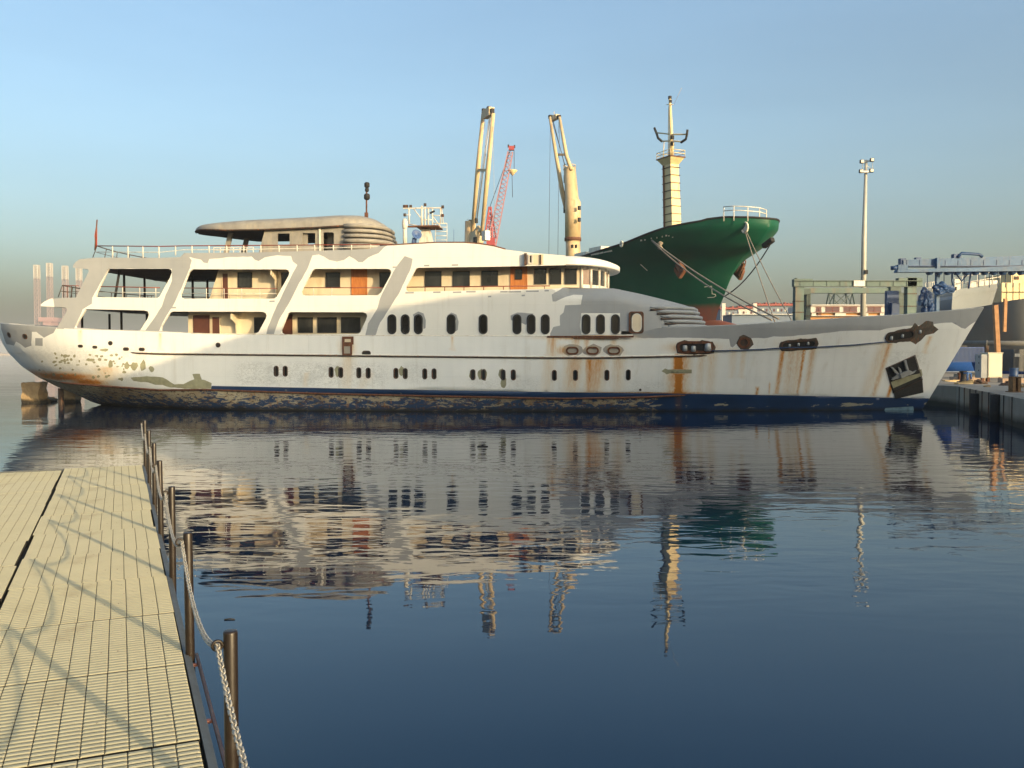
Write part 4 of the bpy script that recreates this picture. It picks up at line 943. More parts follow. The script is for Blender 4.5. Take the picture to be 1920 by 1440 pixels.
def crane1():
    mb = MB(); mb.tube([gc(880, 620), gc(882, 415)], [1.3, 1.05], 14, 0)
    mb.box(gc(894, 445), (2.6, 1.6, 2.2), 0); mb.box(gc(891, 452, 1), (1.2, .3, 1.5), 1)
    mb.box(gc(882, 415), (.5, .5, .6), 1); mb.box(gc(893, 414), (.5, .5, .9), 1); mb.tube([gc(876, 411), gc(881, 414)], .05, 5); mb.beam(gc(886, 440), gc(897, 425), .4, .5); mb.beam(gc(906, 440), gc(897, 425), .4, .5)
    mb.box(gc(911, 442), (1.6, 1, 1.8), 2); mb.tube([gc(894, 450), gc(894, 620)], 1.2, 14, 0)
    c = mb.build('deck_crane', [M['crane'], M['dark'], M['rail_white']], ship)
    mb = MB()
    mb.tube([gc(885, 442), gc(896, 318), gc(906, 212)], [.35, .49, .35], 8); mb.tube([gc(903, 442), gc(915, 318), gc(925, 212)], [.35, .49, .35], 8)
    mb.beam(gc(896, 319), gc(916, 319), .4, .5); mb.box(gc(915.5, 212), (3.0, 1.1, 1.5), 0); mb.box(gc(907, 208), (.6, .6, .8), 1); mb.box(gc(923, 208), (.6, .6, .8), 1); mb.box(gc(916, 203), (.7, .5, .6), 1)
    mb.build('jib', [M['crane'], M['dark']], c)
    mb = MB()
    for x0, y0, x1, y1, r in ((920, 215, 894, 412, .13), (918, 215, 891, 412, .07), (909, 215, 911, 300, .03), (924, 215, 928, 445, .035), (910, 216, 908, 240, .03)): mb.tube([gc(x0, y0), gc(x1, y1)], r, 4)
    mb.build('hoist_wire', M['steel'], c)
crane1()

# ropes of the cargo ship : from the bow to the quay behind the yacht
M['rope'] = plain('pale_hemp_rope', (.30, .25, .19), .9)
Mg = GF.M
LAND = 1.25
def gw(x, y): return Mg @ gpt(x, y, .2)
q1 = W(1480, 640, 70); e1 = Vector((q1.x, q1.y, LAND))
rope_w(rope_pts(gw(1224, 450), W(1460, 598, 78), .5), .075, 'mooring_rope', M['rope'], 'long pale rope slanting from the green bow lettering down to the quay, upper of pair', None)
rope_w(rope_pts(gw(1225, 452), W(1447, 600, 78), .8), .075, 'mooring_rope', M['rope'], 'long pale rope slanting from the green bow lettering down to the quay, lower of pair', None)
rope_w(rope_pts(gw(1399, 432), W(1454, 607, 78), .15), .055, 'mooring_rope', M['rope'], 'pale rope dropping from the bow fairlead of the green ship, left steeper one')
rope_w(rope_pts(gw(1401, 432), W(1487, 606, 78), .25), .055, 'mooring_rope', M['rope'], 'pale rope dropping from the bow fairlead of the green ship, right one of the two')
rope_w(rope_pts(Mg @ gc(1449, 450), Mg @ gc(1357, 556), .9), .07, 'mooring_rope', M['dark'], 'dark sagging rope hanging along the stem of the green ship bow')
mb = MB(); mb.beam(gc(1449, 449), gc(1432, 462), .5, .5); mb.build('bow_roller', M['dark'], ship)
# rope tackle on upper rope
mb = MB(); q = gpt(1246, 461, .6); mb.lathe([(.1, -.5), (.35, -.3), (.15, 0), (.35, .3), (.1, .5)], q, 8); mb.build('rat_guard', M['rope'], ship)

# ------------------------------------------------------------------ structure : water, land, shore
def plate(name, pts, z, m, th=0, kind='structure', skirt=None):
    mb = MB(); n = len(pts)
    if th:
        mb.add([(x, y, z) for x, y in pts] + [(x, y, z - th) for x, y in pts], [tuple(range(n))] + [(i, n + i, n + (i + 1) % n, (i + 1) % n) for i in range(n)], 0)
    else: mb.add([(x, y, z) for x, y in pts], [tuple(range(n))])
    o = mb.build(name, m, recalc=bool(th)); 
    if kind: o['kind'] = kind
    return o
g = G('harbour_water')
g.b.inputs['Base Color'].default_value = (.0001, .013, .040, 1); g.b.inputs['Roughness'].default_value = .02; g.b.inputs['Specular Tint'].default_value = (.55, .88, 1, 1); g.b.inputs['IOR'].default_value = 1.36
v1 = g.map((1, 1, 1)); 
patchy = g.ramp(g.noise(.035, 3, .5, g.map((.6, 1.6, 1))), .34, .58, .35, 1.0)
y_ = g.sep()[1]
n1 = g.noise(1.7, 2, .5, g.map((.45, 1.0, 1), (3, 1, 0)), .3); n2 = g.noise(4.6, 2, .5, g.map((.5, 1.0, 1)), .3); n3 = g.noise(.2, 2, .5, g.map((.5, 1, 1)))
near = g.ramp(g.math('ADD', y_, g.math('MULTIPLY', g.noise(.25, 3), 5)), 11, 16, .08, 1.0)
h = g.math('ADD', g.math('MULTIPLY', n1, .013), g.math('MULTIPLY', n2, .0018)); h = g.math('MULTIPLY', h, g.math('MULTIPLY', patchy, near)); h = g.math('ADD', h, g.math('MULTIPLY', n3, .02))
bp = g.n('ShaderNodeBump'); bp.inputs['Strength'].default_value = 1.0; bp.inputs['Distance'].default_value = 1.0; g.L(h, bp.inputs['Height']); g.L(bp.outputs[0], g.b.inputs['Normal'])
M['water'] = g.m
mb = MB(); mb.add([(-3500, -60, 0), (3500, -60, 0), (3500, 5200, 0), (-3500, 5200, 0)], [(0, 1, 2, 3)]); o = mb.build('water', M['water'], recalc=False); o['kind'] = 'structure'
g = G('dusty_quay_concrete'); n1 = g.noise(.5, 6); n2 = g.noise(6, 4); z = g.sep()[2]
c = g.mix(g.ramp(n1, .3, .7), (.27, .24, .19), (.36, .32, .26)); c = g.mix(g.ramp(g.noise(1.2, 5, .6, g.map((1, 1, .2))), .5, .75), c, (.17, .14, .11))
c = g.mix(g.ramp(g.math('ADD', z, g.math('MULTIPLY', n1, .5)), .45, .8, 1, 0), c, (.03, .028, .018))
M['concrete'] = g.done(c, .85, 0, n2, .4, .02)
land = [(10.1, 0), (21.1, 37.5), (25.5, 52), (23.5, 62), (23.5, 92), (60, 92), (90, 150), (900, 200), (900, -55), (9, -55)]
plate('quay', land, LAND, M['concrete'], 2.5)
# far low shore at the left horizon
M['sand'] = plain('pale_sand', (.42, .34, .26), .9, 0, .1, .01)
a = W(-60, 665, 2100); b = W(24, 665, 2100)
mb = MB()
for i in range(12):
    x = a.x - 400 + (b.x - a.x + 400) * i / 11
mb.prism([(a.x - 900, -1), (b.x, -1), (b.x - 12, 2.2), (b.x - 60, 5.2), (a.x, 6), (a.x - 900, 7)], lambda p, q, d: (p, 2100 + d, q), 0, 200); o = mb.build('shore', M['sand']); o['kind'] = 'structure'

# ------------------------------------------------------------------ jack-up rig legs far left
Mleg = plain('pink_red_lattice_paint', (.36, .26, .25), .7, 0, .1, .05); Mlegw = plain('white_lattice_top', (.52, .49, .45), .7, 0, .1, .05)
rig = empty('drilling_rig', (W(110, 660, 1500).x, 1500, 0)); tag(rig, 'hazy far-off jack-up drilling rig standing on four tall lattice legs at the left horizon', 'drilling rig')
ox = rig.location.x; sc_ = 1500 / F
def lattice(parent, name, x, ztop, zbot, wd, n, m, r, y=0):
    mb = MB(); c = [(-1, -1), (1, -1), (1, 1), (-1, 1)]
    P4 = lambda z: [Vector((x + sx * wd, y + sy * wd, z)) for sx, sy in c]
    for i in range(4): mb.beam(P4(zbot)[i], P4(ztop)[i], r * 1.6, r * 1.6)
    for k in range(n):
        z0 = zbot + (ztop - zbot) * k / n; z1 = zbot + (ztop - zbot) * (k + 1) / n; A = P4(z0); Bp = P4(z1)
        for i in range(4):
            mb.beam(A[i], Bp[(i + 1) % 4], r, r); mb.beam(A[(i + 1) % 4], Bp[i], r, r); mb.beam(Bp[i], Bp[(i + 1) % 4], r, r)
    return mb.build(name, m, parent)
for i, (x, yt) in enumerate(((70.5, 498), (94.5, 494.5), (123.5, 499.5), (149.5, 501.5))):
    X = W(x, 600, 1500).x - ox; zt = CAMH + (663 - yt) * sc_; zb = CAMH + (663 - yt - 25) * sc_
    l = lattice(rig, 'leg', X, zb, 0, 3.4, 16, Mleg, .34, 0)
    lattice(l, 'leg_top', X, zt, zb, 3.4, 5, Mlegw, .6, 0)
mb = MB(); a = W(76, 590, 1500).x - ox; b = W(103, 590, 1500).x - ox; zc = CAMH + 63 * sc_
mb.bb((a, -8, zc - 3), (b, 25, zc + 4)); mb.bb((a + 6, -5, zc - 9), (b - 4, 20, zc - 3)); mb.bb((a - 4, 0, CAMH + 45 * sc_), (b + 20, 18, CAMH + 49 * sc_)); mb.build('jacking_house', plain('red_platform_paint', (.36, .20, .19), .7), rig)
mb = MB(); mb.bb((a - 8, -4, 14), (W(155, 590, 1500).x - ox, 30, 21)); mb.build('platform', Mleg, rig)

# ------------------------------------------------------------------ stump blocks under the stern
def rock_block(x0, x1, y0, y1, Y, name, label, cat, m, seed, topm=None):
    a = W(x0, y1, Y); b = W(x1, y0, Y); mb = MB(); bm = bmesh.new(); bmesh.ops.create_cube(bm, size=1)
    for v in bm.verts: v.co = Vector((v.co.x * (b.x - a.x), v.co.y * .9, v.co.z * (b.z - a.z + .4)))
    bmesh.ops.subdivide_edges(bm, edges=bm.edges, cuts=9, use_grid_fill=True)
    for v in bm.verts:
        n = noise.noise_vector(v.co * 1.7 + Vector((seed, 0, 0))) * .13 + noise.noise_vector(v.co * 5 + Vector((seed, 0, 0))) * .05; v.co += n
    me = bpy.data.meshes.new(name); bm.to_mesh(me); bm.free(); me.materials.append(m)
    o = bpy.data.objects.new(name, me); COL.objects.link(o); o.location = ((a.x + b.x) / 2, Y, (a.z + b.z) / 2 - .2); tag(o, label, cat); return o
g = G('weed_stained_concrete'); n1 = g.noise(3, 6); z = g.n('ShaderNodeNewGeometry'); sx = g.n('ShaderNodeSeparateXYZ'); g.L(z.outputs['Position'], sx.inputs[0])
c = g.mix(g.ramp(n1, .3, .7), (.42, .31, .17), (.28, .19, .10)); c = g.mix(g.ramp(g.math('ADD', sx.outputs[2], g.math('MULTIPLY', n1, .4)), .3, .5, 1, 0), c, (.03, .025, .015)); c = g.mix(g.ramp(g.math('ADD', sx.outputs[2], g.math('MULTIPLY', n1, .5)), 1.65, 1.75), c, (.07, .04, .03))
M['block'] = g.done(c, .9, 0, n1, .6, .05)
rock_block(47.5, 81, 716, 754, 57.5, 'concrete_block', 'weathered concrete block standing in the water left of the rudder under the yacht stern', 'block', M['block'], 1)
rock_block(118, 146, 727, 752, 58.5, 'concrete_block', 'low concrete block in the water between rudder stock and hull of the yacht', 'block', M['block'], 5)
rock_block(86, 98, 745, 758, 59, 'rock', 'small pointed rock in the water beside the concrete block', 'rock', M['block'], 9).rotation_euler = (0, R(35), 0)

# ------------------------------------------------------------------ right background on the quay
def WB(mb, x0, y0, x1, y1, Y, dep, m=0, top=None):
    a = W(x0, y1, Y); b = W(x1, y0, Y); mb.bb((a.x, Y, a.z), (b.x, Y + dep, b.z), m)
# floodlight mast
Yf = 112; p = W(1618, 600, Yf); fl_ = empty('floodlight_mast', (p.x, Yf, LAND)); tag(fl_, 'tall thin grey floodlight mast with four lamps rising behind the travel lift', 'floodlight mast')
M['pole'] = plain('pale_grey_pole', (.45, .44, .38), .5, .1, .1, 1); inv = Matrix.Translation(-fl_.location)
def FW(x, y, dy=0): return inv @ W(x, y, Yf + dy)
mb = MB(); mb.tube([Vector((0, 0, 0)), FW(1620, 450), FW(1624, 300)], [.36, .30, .16], 10); mb.build('pole', M['pole'], fl_)
mb = MB(); mb.beam(FW(1615, 322, -.4), FW(1634, 322, -.4), .25, .2); mb.beam(FW(1617, 305), FW(1633, 301), .1, .15)
for x in (1617, 1636): mb.tube([FW(x, 305), FW(x, 322)], .04, 5)
mb.tube([FW(1620, 307), FW(1636, 318)], .03, 5); mb.build('head_frame', M['steel'], fl_)
for x, y in ((1616, 303), (1635, 300), (1614.5, 321), (1634, 320)):
    mb = MB(); q = FW(x, y, -.5); mb.box(q, (.45, .35, .42), 0); mb.box(q + Vector((0, -.19, 0)), (.36, .04, .34), 1); mb.build('lamp', [M['dark'], M['rail_white']], fl_, bevel=.03)
mb = MB(); mb.box(FW(1624, 510, -.4), (.35, .3, .5)); mb.build('junction_box', M['dark'], fl_)

# grey-green travel lift
M['lift'] = plain('grey_green_steel', (.095, .15, .135), .6, 0, .25, .5, (.18, .10, .06), .5); M['liftd'] = plain('dark_green_steel', (.06, .09, .08), .6)  # steel colours set darker to carry the shade on the lift
Yl = 85; tl = empty('travel_lift', (W(1600, 600, Yl).x, Yl, LAND)); tag(tl, 'grey green boat travel lift with square gantry legs and a white plate on its beam', 'travel lift')
def LW(mb, x0, y0, x1, y1, Y, dep, m=0):
    a = W(x0, y1, Y) - tl.location; b = W(x1, y0, Y) - tl.location; mb.bb((a.x, a.y, a.z), (b.x, a.y + dep, b.z), m)
mb = MB(); LW(mb, 1489, 526.5, 1730, 537, Yl, .7); LW(mb, 1489, 523, 1524, 526.5, Yl, .7, 0); LW(mb, 1685, 521, 1730, 526.5, Yl, .7, 0); LW(mb, 1492, 521, 1495, 524, Yl, .4, 1)
for x in range(1500, 1725, 25): LW(mb, x, 527, x + 1, 537, Yl - .04, .04, 1)
LW(mb, 1489, 525.8, 1730, 527, Yl - .12, .3, 1); LW(mb, 1489, 536.4, 1730, 537.6, Yl - .12, .3, 1); mb.build('beam', [M['lift'], M['liftd']], tl)
mb = MB(); LW(mb, 1506, 539.5, 1690, 549.5, Yl + 8, .7); LW(mb, 1506, 541, 1520, 552, Yl + 7.8, .9, 1); LW(mb, 1670, 536, 1690, 548, Yl + 7.8, .9, 1); mb.build('beam', [M['lift'], M['liftd']], tl)
for x0, x1, yt, dy, m in ((1491, 1507, 537, 0, 0), (1701, 1718, 520, 0, 0), (1511, 1520, 548, 8, 1), (1684, 1698, 549, 8, 1)):
    mb = MB(); a = W(x0, 600, Yl + dy) - tl.location; b = W(x1, 600, Yl + dy) - tl.location; zt = W(x0, yt, Yl + dy).z - LAND
    mb.bb((a.x, dy, 1.2), (b.x, dy + .8, zt))
    for k in range(6): mb.bb((a.x - .03, dy - .03, 1.6 + k * (zt - 2) / 6), (b.x + .03, dy + .83, 1.68 + k * (zt - 2) / 6), 1)
    for s in (-.8, .8):
        c = Vector(((a.x + b.x) / 2, dy + .4 + s * 1.2, .6)); mb.tube([c + Vector((-.3, 0, 0)), c + Vector((.3, 0, 0))], .6, 14, 2)
    mb.bb((a.x - .1, dy - 1.6, .8), (b.x + .1, dy + 2.4, 1.25), 1)
    mb.build('leg', [M['lift'] if m == 0 else M['liftd'], M['rustbrown'], M['dark']], tl)
mb = MB(); LW(mb, 1601, 526, 1622, 536.5, Yl - .16, .05); mb.build('name_plate', M['rail_white'], tl)
mb = MB()
for x in (1513, 1517, 1673, 1676): a = W(x, 549, Yl + 8) - tl.location; b = W(x, 578, Yl + 8) - tl.location; mb.tube([a, b], .04, 5)
mb.build('hoist_wire', M['dark'], tl)

# blue gantry
M['gblue'] = plain('blue_gantry_paint', (.05, .125, .24), .55, 0, .25, .6, (.12, .11, .10), .45); M['gblued'] = plain('deep_blue_gantry_paint', (.02, .06, .16), .5, 0, .3, .5)  # blue lowered so the paint itself holds the gantry's shade
Yg = 70; gg = empty('gantry_crane', (W(1800, 600, Yg).x, Yg, LAND)); tag(gg, 'blue double-beam gantry crane reaching out of the picture on the right', 'gantry crane')
def GB(mb, x0, y0, x1, y1, dy, dep, m=0):
    a = W(x0, y1, Yg) - gg.location; b = W(x1, y0, Yg) - gg.location; mb.bb((a.x, dy, a.z), (b.x, dy + dep, b.z), m)
def GT(mb, pts, r, m=0, n=5, dy=0): mb.tube([W(x, y, Yg + dy) - gg.location for x, y in pts], r, n, m)
mb = MB(); a = W(1694, 499, Yg) - gg.location; mb.add([], [])
mb.prism([(1694, 500), (1694, 487), (1930, 479), (1930, 497)], lambda p, q, d: (lambda r_: (r_.x, d, r_.z))(W(p, q, Yg) - gg.location), 0, .8)
for x in range(1700, 1925, 24): GB(mb, x, 487.5, x + .8, 498, -.03, .03, 1)
GB(mb, 1690, 484, 1700, 499, .1, .5, 1); GB(mb, 1690, 498, 1930, 499.6, -.1, 1.0, 1); GB(mb, 1720, 482, 1730, 487, .2, .4, 1)
mb.build('beam', [M['gblue'], M['gblued']], gg)
mb = MB(); mb.prism([(1670, 513), (1672, 508), (1930, 501), (1930, 510.5)], lambda p, q, d: (lambda r_: (r_.x, d, r_.z))(W(p, q, Yg) - gg.location), -1.2, -.5)
GT(mb, [(1676, 506), (1676, 499)], .25, 1, 8, -1.2); GB(mb, 1672, 499, 1690, 508, -1.2, .6, 0)
for x in range(1735, 1920, 17): q = W(x, 512, Yg) - gg.location; mb.tube([q + Vector((0, -.9, 0)), q + Vector((0, -.5, 0))], .22, 10, 1)
mb.build('beam', [M['gblue'], M['gblued']], gg)
mb = MB(); GB(mb, 1750, 484, 1759, 690, -.35, .35); mb.build('leg', M['gblue'], gg)
mb = MB(); GB(mb, 1723, 535, 1748, 600, 6, .5); GB(mb, 1729, 560, 1745, 600, 5.6, .4); mb.build('leg', M['gblued'], gg)
mb = MB(); GT(mb, [(1795, 483), (1802, 475), (1835, 477), (1842, 481.5)], .12, 1); GB(mb, 1789, 476, 1803, 484, .0, .5, 1); mb.build('hoist_trolley', [M['gblue'], M['gblued']], gg)
for pts_ in ([(1785, 511), (1785, 527), (1789, 541)], [(1820, 510), (1818, 527), (1816, 541)], [(1790, 510), (1803, 527), (1818, 509)]):
    mb = MB(); GT(mb, pts_, .07, 1); mb.build('sling', [M['gblue'], M['gblued']], gg)
for x in (1739, 1757, 1770, 1808, 1835, 1855, 1871, 1885, 1899): mb = MB(); GT(mb, [(x, 511), (x, 532 + (x * 7) % 14)], .03, 1); mb.build('hoist_rope', [M['gblue'], M['gblued']], gg)
def bundle(x, y, rx, rz, dy, seed):
    bm = bmesh.new(); bmesh.ops.create_icosphere(bm, subdivisions=4, radius=1)
    for v in bm.verts:
        k = 1 + .55 * noise.noise(v.co * 1.6 + Vector((seed, 0, 0))) + .25 * noise.noise(v.co * 4 + Vector((seed, 2, 0))); v.co = Vector((v.co.x * rx, v.co.y * .35, v.co.z * rz)) * k
    me = bpy.data.meshes.new('sling_bundle'); bm.to_mesh(me); bm.free(); me.materials.append(M['gblued']); o = bpy.data.objects.new('sling_bundle', me); COL.objects.link(o); o.parent = gg; o.location = W(x, y, Yg + dy) - gg.location
bundle(1767, 541, .75, .42, -1, 1); bundle(1735, 560, .5, .75, 5, 4); bundle(1741, 578, .45, .6, 5, 8)

# grey ship on the hard behind the yacht's bow, and a second grey hull beside it
M['sgrey'] = plain('light_grey_ship_paint', (.21, .235, .25), .6, 0, .15, .2, (.2, .17, .14), .3); M['sdark'] = plain('flare_shade_and_box_grey', (.07, .075, .08), .6, 0, .3, .3, (.12, .06, .04), .3); M['sblue'] = plain('bright_blue_antifouling', (.012, .07, .30), .5, 0, .25, .2)  # light grey dimmed to stand for shade; dark grey also paints flare shade
def yard_ship(Y0, xs, ys, zl, xb, name, label, slope, cols, lowx, by=8):
    """hull with bow to the right; xs top line px at depth Y0"""
    r = empty(name, (W(xb, 600, Y0).x, Y0, LAND)); tag(r, label, 'ship'); L = r.location
    top = [W(x, y, Y0) - L for x, y in zip(xs, ys)]; x1 = top[-1].x; tz = [(t.x, t.z) for t in top]; x0 = top[0].x
    def f(a, b):
        x = x0 + (x1 - x0) * (1 - (1 - a) ** 1.5); zt = interp(x, tz); z = zt * b
        rake = slope * (1 - b); hw = by * (1 - (max(0, (x - (x1 - 13)) / 13)) ** 2.2) ** (.6 + .8 * (1 - b)); hw *= (.45 + .55 * min(1, b * 1.5) ** .6)
        if b > .86: pass
        return (x - rake * a ** 3, -hw + by * .2, z)
    return r, f
r1, f1 = yard_ship(96, (1736, 1750, 1765, 1830, 1880), (556, 549, 547, 538, 530), 0, 1800, 'grey_ship', 'light grey ship with blue bottom standing ashore behind the bow of the yacht', 2.5, None, 0)
def zone(f, b0, b1): return lambda a, b: f(a, b0 + (b1 - b0) * b)
mb = MB()
for b0, b1, m in ((.70, 1.0, 0), (.22, .70, 1), (0.0, .22, 2)): mb.grid(zone(f1, b0, b1), 50, 8, m)  # middle zone painted darker for the shade under the flare
mb.grid(lambda a, b: (lambda p: (p[0], -p[1] * (2 * b - 1) if b > 0 else p[1], p[2] - .5))(f1(a, .985)), 50, 3, 0, False)
for b0, b1, m in ((.70, 1.0, 0), (.22, .70, 1), (0.0, .22, 2)): mb.grid(lambda a, b, b0=b0, b1=b1: (lambda p: (p[0], -p[1] + 3.2, p[2]))(f1(a, b0 + (b1 - b0) * b)), 50, 8, m)
mb.build('hull', [M['sgrey'], M['sdark'], M['sblue']], r1)
mb = MB(); L = r1.location
for x0, x1, y, dz in ((1735, 1760, 546, 1.1), (1790, 1875, 530, 1.3)):
    for k in range(7):
        t = k / 6; x = x0 + (x1 - x0) * t; q = W(x, interp(x, [(1700, 553), (1765, 547), (1830, 538), (1880, 530)]), 96) - L; mb.tube([q, q + Vector((0, 0, dz))], .04, 5)
    for k in (.5, 1): mb.tube([W(x, interp(x, [(1700, 553), (1765, 547), (1830, 538), (1880, 530)]), 96) - L + Vector((0, 0, dz * k)) for x in (x0, (x0 + x1) / 2, x1)], .04, 5)
for x, w_, h_ in ((1768, 1.0, .8), (1785, 1.6, .5), (1801, .6, 1.2), (1832, .8, .7), (1858, 2, .6)): q = W(x, interp(x, [(1700, 553), (1765, 547), (1830, 538), (1880, 530)]), 96) - L; mb.box(q + Vector((0, 1, h_ / 2 - .1)), (w_, .8, h_))
mb.build('deck_gear', M['rail_white'], r1)
r2, f2 = yard_ship(80, (1840, 1870, 1900, 1960, 2100), (574, 567, 562, 556, 552), 0, 1900, 'grey_ship', 'dark grey rounded ship hull with blue boot line behind the white cabinet', 0, None, 0)
mb = MB(); L = r2.location
def f2b(a, b):
    X = W(1826 + 200 * a, 600, 84).x - L.x; zt = interp(1826 + 200 * a, [(1826, W(1826, 578, 84).z), (1860, W(1860, 567, 84).z), (1900, W(1900, 561, 84).z), (2026, W(1990, 556, 84).z)]) - LAND
    z = zt * b; bow = min(1, a / .35); return (X + (1 - b) ** 2 * 2.0 * (1 - a), 6 * (1 - (1 - (1 - bow) ** 2) ** .6) + (1 - b) ** 2 * 1.5, z)
mb.grid(lambda a, b: f2b(a, .28 + .72 * b), 30, 10, 0); mb.grid(lambda a, b: f2b(a, .28 * b), 30, 4, 1)
mb.grid(lambda a, b: (lambda p: (p[0], p[1] + b * 8, p[2] - .4))(f2b(a, 1)), 30, 3, 0, False)
mb.build('hull', [plain('mid_grey_hull_paint', (.15, .155, .15), .6, 0, .2, .2, (.2, .12, .08), .4), M['sblue']], r2)
# cream deckhouse of a boat behind, upper right corner
mb = MB(); WB(mb, 1878, 530, 1940, 566, 104, 8); WB(mb, 1896, 512, 1940, 530, 104, 6)
for x in (1888, 1900, 1912): WB(mb, x, 530, x + .7, 566, 103.9, .08, 1)
WB(mb, 1878, 547, 1940, 548, 103.85, .1, 1); WB(mb, 1903, 518, 1911, 524, 103.9, .1, 1)
o = mb.build('deckhouse', [M['mastyel'], M['rustbrown']]); tag(o, 'sunlit yellow cream deckhouse with rusty seams beyond the grey ship at right edge', 'deckhouse')
# pipe, timber props, blue container, cabinet, bollards
mb = MB(); mb.tube([W(1795, 643, 66), W(1950, 644, 63)], .17, 12); mb.tube([W(1850, 643.2, 64.8), W(1851, 643.2, 64.78)], .22, 12); o = mb.build('pipeline', plain('dull_grey_pipe', (.16, .16, .15), .7)); tag(o, 'thick grey horizontal pipe running across behind the white cabinet', 'pipe')
for x in (1850, 1925):
    mb = MB(); q = W(x, 650, 65.5); mb.bb((q.x - .12, q.y - .1, LAND), (q.x + .12, q.y + .1, q.z + .1)); o = mb.build('pipe_support', M['rustbrown']); tag(o, 'dark rusty support under the grey pipe' + (' near the cabinet' if x < 1900 else ' at the right picture edge'), 'support')
M['timber'] = plain('orange_brown_timber', (.42, .22, .10), .8, 0, .25, 3)
mb = MB(); mb.beam(W(1866, 572, 62), W(1871, 668, 62), .28, .28); o = mb.build('timber_prop', M['timber']); tag(o, 'long orange brown timber prop standing upright behind the white cabinet', 'timber prop')
mb = MB(); mb.beam(W(1885, 560, 78), W(1883, 622, 78), .25, .25); o = mb.build('timber_prop', M['timber']); tag(o, 'shorter orange brown timber prop leaning against the dark grey hull at right', 'timber prop')
for x, y, r_, lab in ((430, 1167, .03, 'small dark floating stick on the calm water right of the nearest post'), (905, 838, .09, 'dark scrap floating in the reflection of the yacht hull')):
    Y = CAMH * F / (y - 663); q = W(x, y, Y); mb = MB(); mb.tube([(-r_ * 2, 0, 0), (0, .02, r_ * .15), (r_ * 2, .01, 0)], r_ * .25, 6); o = mb.build('floating_stick', M['dark']); o.location = (q.x, Y, .005); tag(o, lab, 'driftwood')
mb = MB(); WB(mb, 1786, 651, 1846, 679, 68, 2.4); 
for k in range(24): q = W(1787 + k * 2.45, 665, 68); mb.bb((q.x - .02, 67.97, W(0, 678, 68).z), (q.x + .03, 68, W(0, 652, 68).z), 1)
WB(mb, 1846, 652, 1853, 679, 68.2, 1.2, 2); o = mb.build('shipping_container', [M['sblue'], M['gblued'], M['steel']]); tag(o, 'bright blue container lying behind the yacht stem below the grey pipe', 'container')
for x0, x1, y0, y1, Y, m, lab, nm in ((1900, 1919, 655, 690, 66, 'sdark', 'dark equipment box at the right edge under the pipe', 'equipment_box'), (1897, 1904, 668, 690, 64, 'gblued', 'small blue drum standing at the right edge under the pipe', 'drum')):
    mb = MB()
    if nm == 'drum': q = W(1901, 690, 64); mb.lathe([(.28, 0), (.3, .05), (.28, .3), (.3, .33), (.28, .36), (.28, .8), (.3, .85), (.1, .86)], (q.x, 64, LAND), 14)
    else: WB(mb, x0, y0, x1 + 20, y1 + 6, Y, 2); WB(mb, x0 + 3, y0 + 8, x0 + 13, y0 + 14, Y - .05, .05, 1)
    o = mb.build(nm, [M[m], M['rail_white']]); tag(o, lab, nm.replace('_', ' '))
# electrical cabinet
q = W(1864, 715, 60); cb_ = empty('electrical_cabinet', (q.x, 60, LAND)); tag(cb_, 'cream white electrical cabinet on rusty feet near the quay edge', 'cabinet')
M['cab'] = plain('cream_cabinet_paint', (.66, .60, .46), .5, 0, .06, 1, (.4, .3, .2), .3)
mb = MB(); mb.bb((-.42, 0, .3), (.52, .9, 1.88)); mb.bb((-.46, -.05, 1.88), (.56, .95, 1.94)); mb.bb((-.38, -.025, .36), (.46, 0, 1.82)); mb.bb((-.85, .05, .25), (-.45, .85, 1.82), 1); mb.build('cabinet_box', [M['cab'], plain('grey_side_panel', (.30, .32, .33), .5)], cb_, bevel=.02)
mb = MB(); mb.bb((-.42, .05, 0), (-.25, .3, .3)); mb.bb((.38, .05, 0), (.5, .2, .3)); mb.bb((-.75, .1, 0), (-.6, .3, .25)); mb.build('foot', M['rust'], cb_)
mb = MB()
for z in (.7, 1.2, 1.6): mb.bb((-.86, .3, z), (-.88, .36, z + .1))
mb.build('hinge', M['dark'], cb_)
# bollards and bits on the quay
def bollard(x, Y, h, r, m, label, sq=False):
    q = W(x, 700, Y); mb = MB()
    if sq:
        mb.bb((-r, -r, 0), (-r * .3, r, h)); mb.bb((r * .3, -r, 0), (r, r, h)); mb.bb((-r * .3, -r * .3, 0), (r * .3, r * .3, h * .98), 1); mb.bb((-r * 1.5, -r * 1.4, 0), (r * 1.4, r * 1.4, .04)); mb.bb((-r * 1.1, -r * 1.1, h), (r * 1.1, r * 1.1, h + .03))
    else: mb.lathe([(r * 1.5, 0), (r * 1.5, .05), (r, .1), (r * .9, h * .75), (r * 1.35, h * .85), (r * 1.35, h * .97), (r * .9, h)], (0, 0, 0), 16)
    o = mb.build('bollard', [m, M['rustbrown']]); o.location = (q.x, Y, LAND); tag(o, label, 'bollard', 'bollards on the quay'); return o
M['boll'] = plain('brown_rusty_bollard', (.22, .12, .05), .7, 0, .35, 5)
bollard(1903, 44, .72, .20, M['boll'], 'rusty square bollard on the quay edge at the far right', True)
bollard(1806, 59, .75, .17, M['dark'], 'black round bollard on the quay left of the cabinet')
bollard(1799, 60.5, .6, .10, M['rust'], 'thin rusty bollard just left of the black one')
q = W(1814, 700, 58); mb = MB(); mb.tube([(0, 0, 0), (0, 0, .7)], .07, 8); mb.tube([(-.25, 0, .62), (.25, 0, .6)], .05, 6); mb.tube([(.22, 0, .6), (.2, -.1, .25)], .05, 6); mb.lathe([(.15, 0), (.15, .05), (.07, .1)], (0, 0, 0), 10)
o = mb.build('valve_stand', plain('blue_valve_paint', (.03, .10, .28), .5)); o.location = (q.x, 58, LAND); tag(o, 'small blue water valve stand beside the black bollard', 'valve')
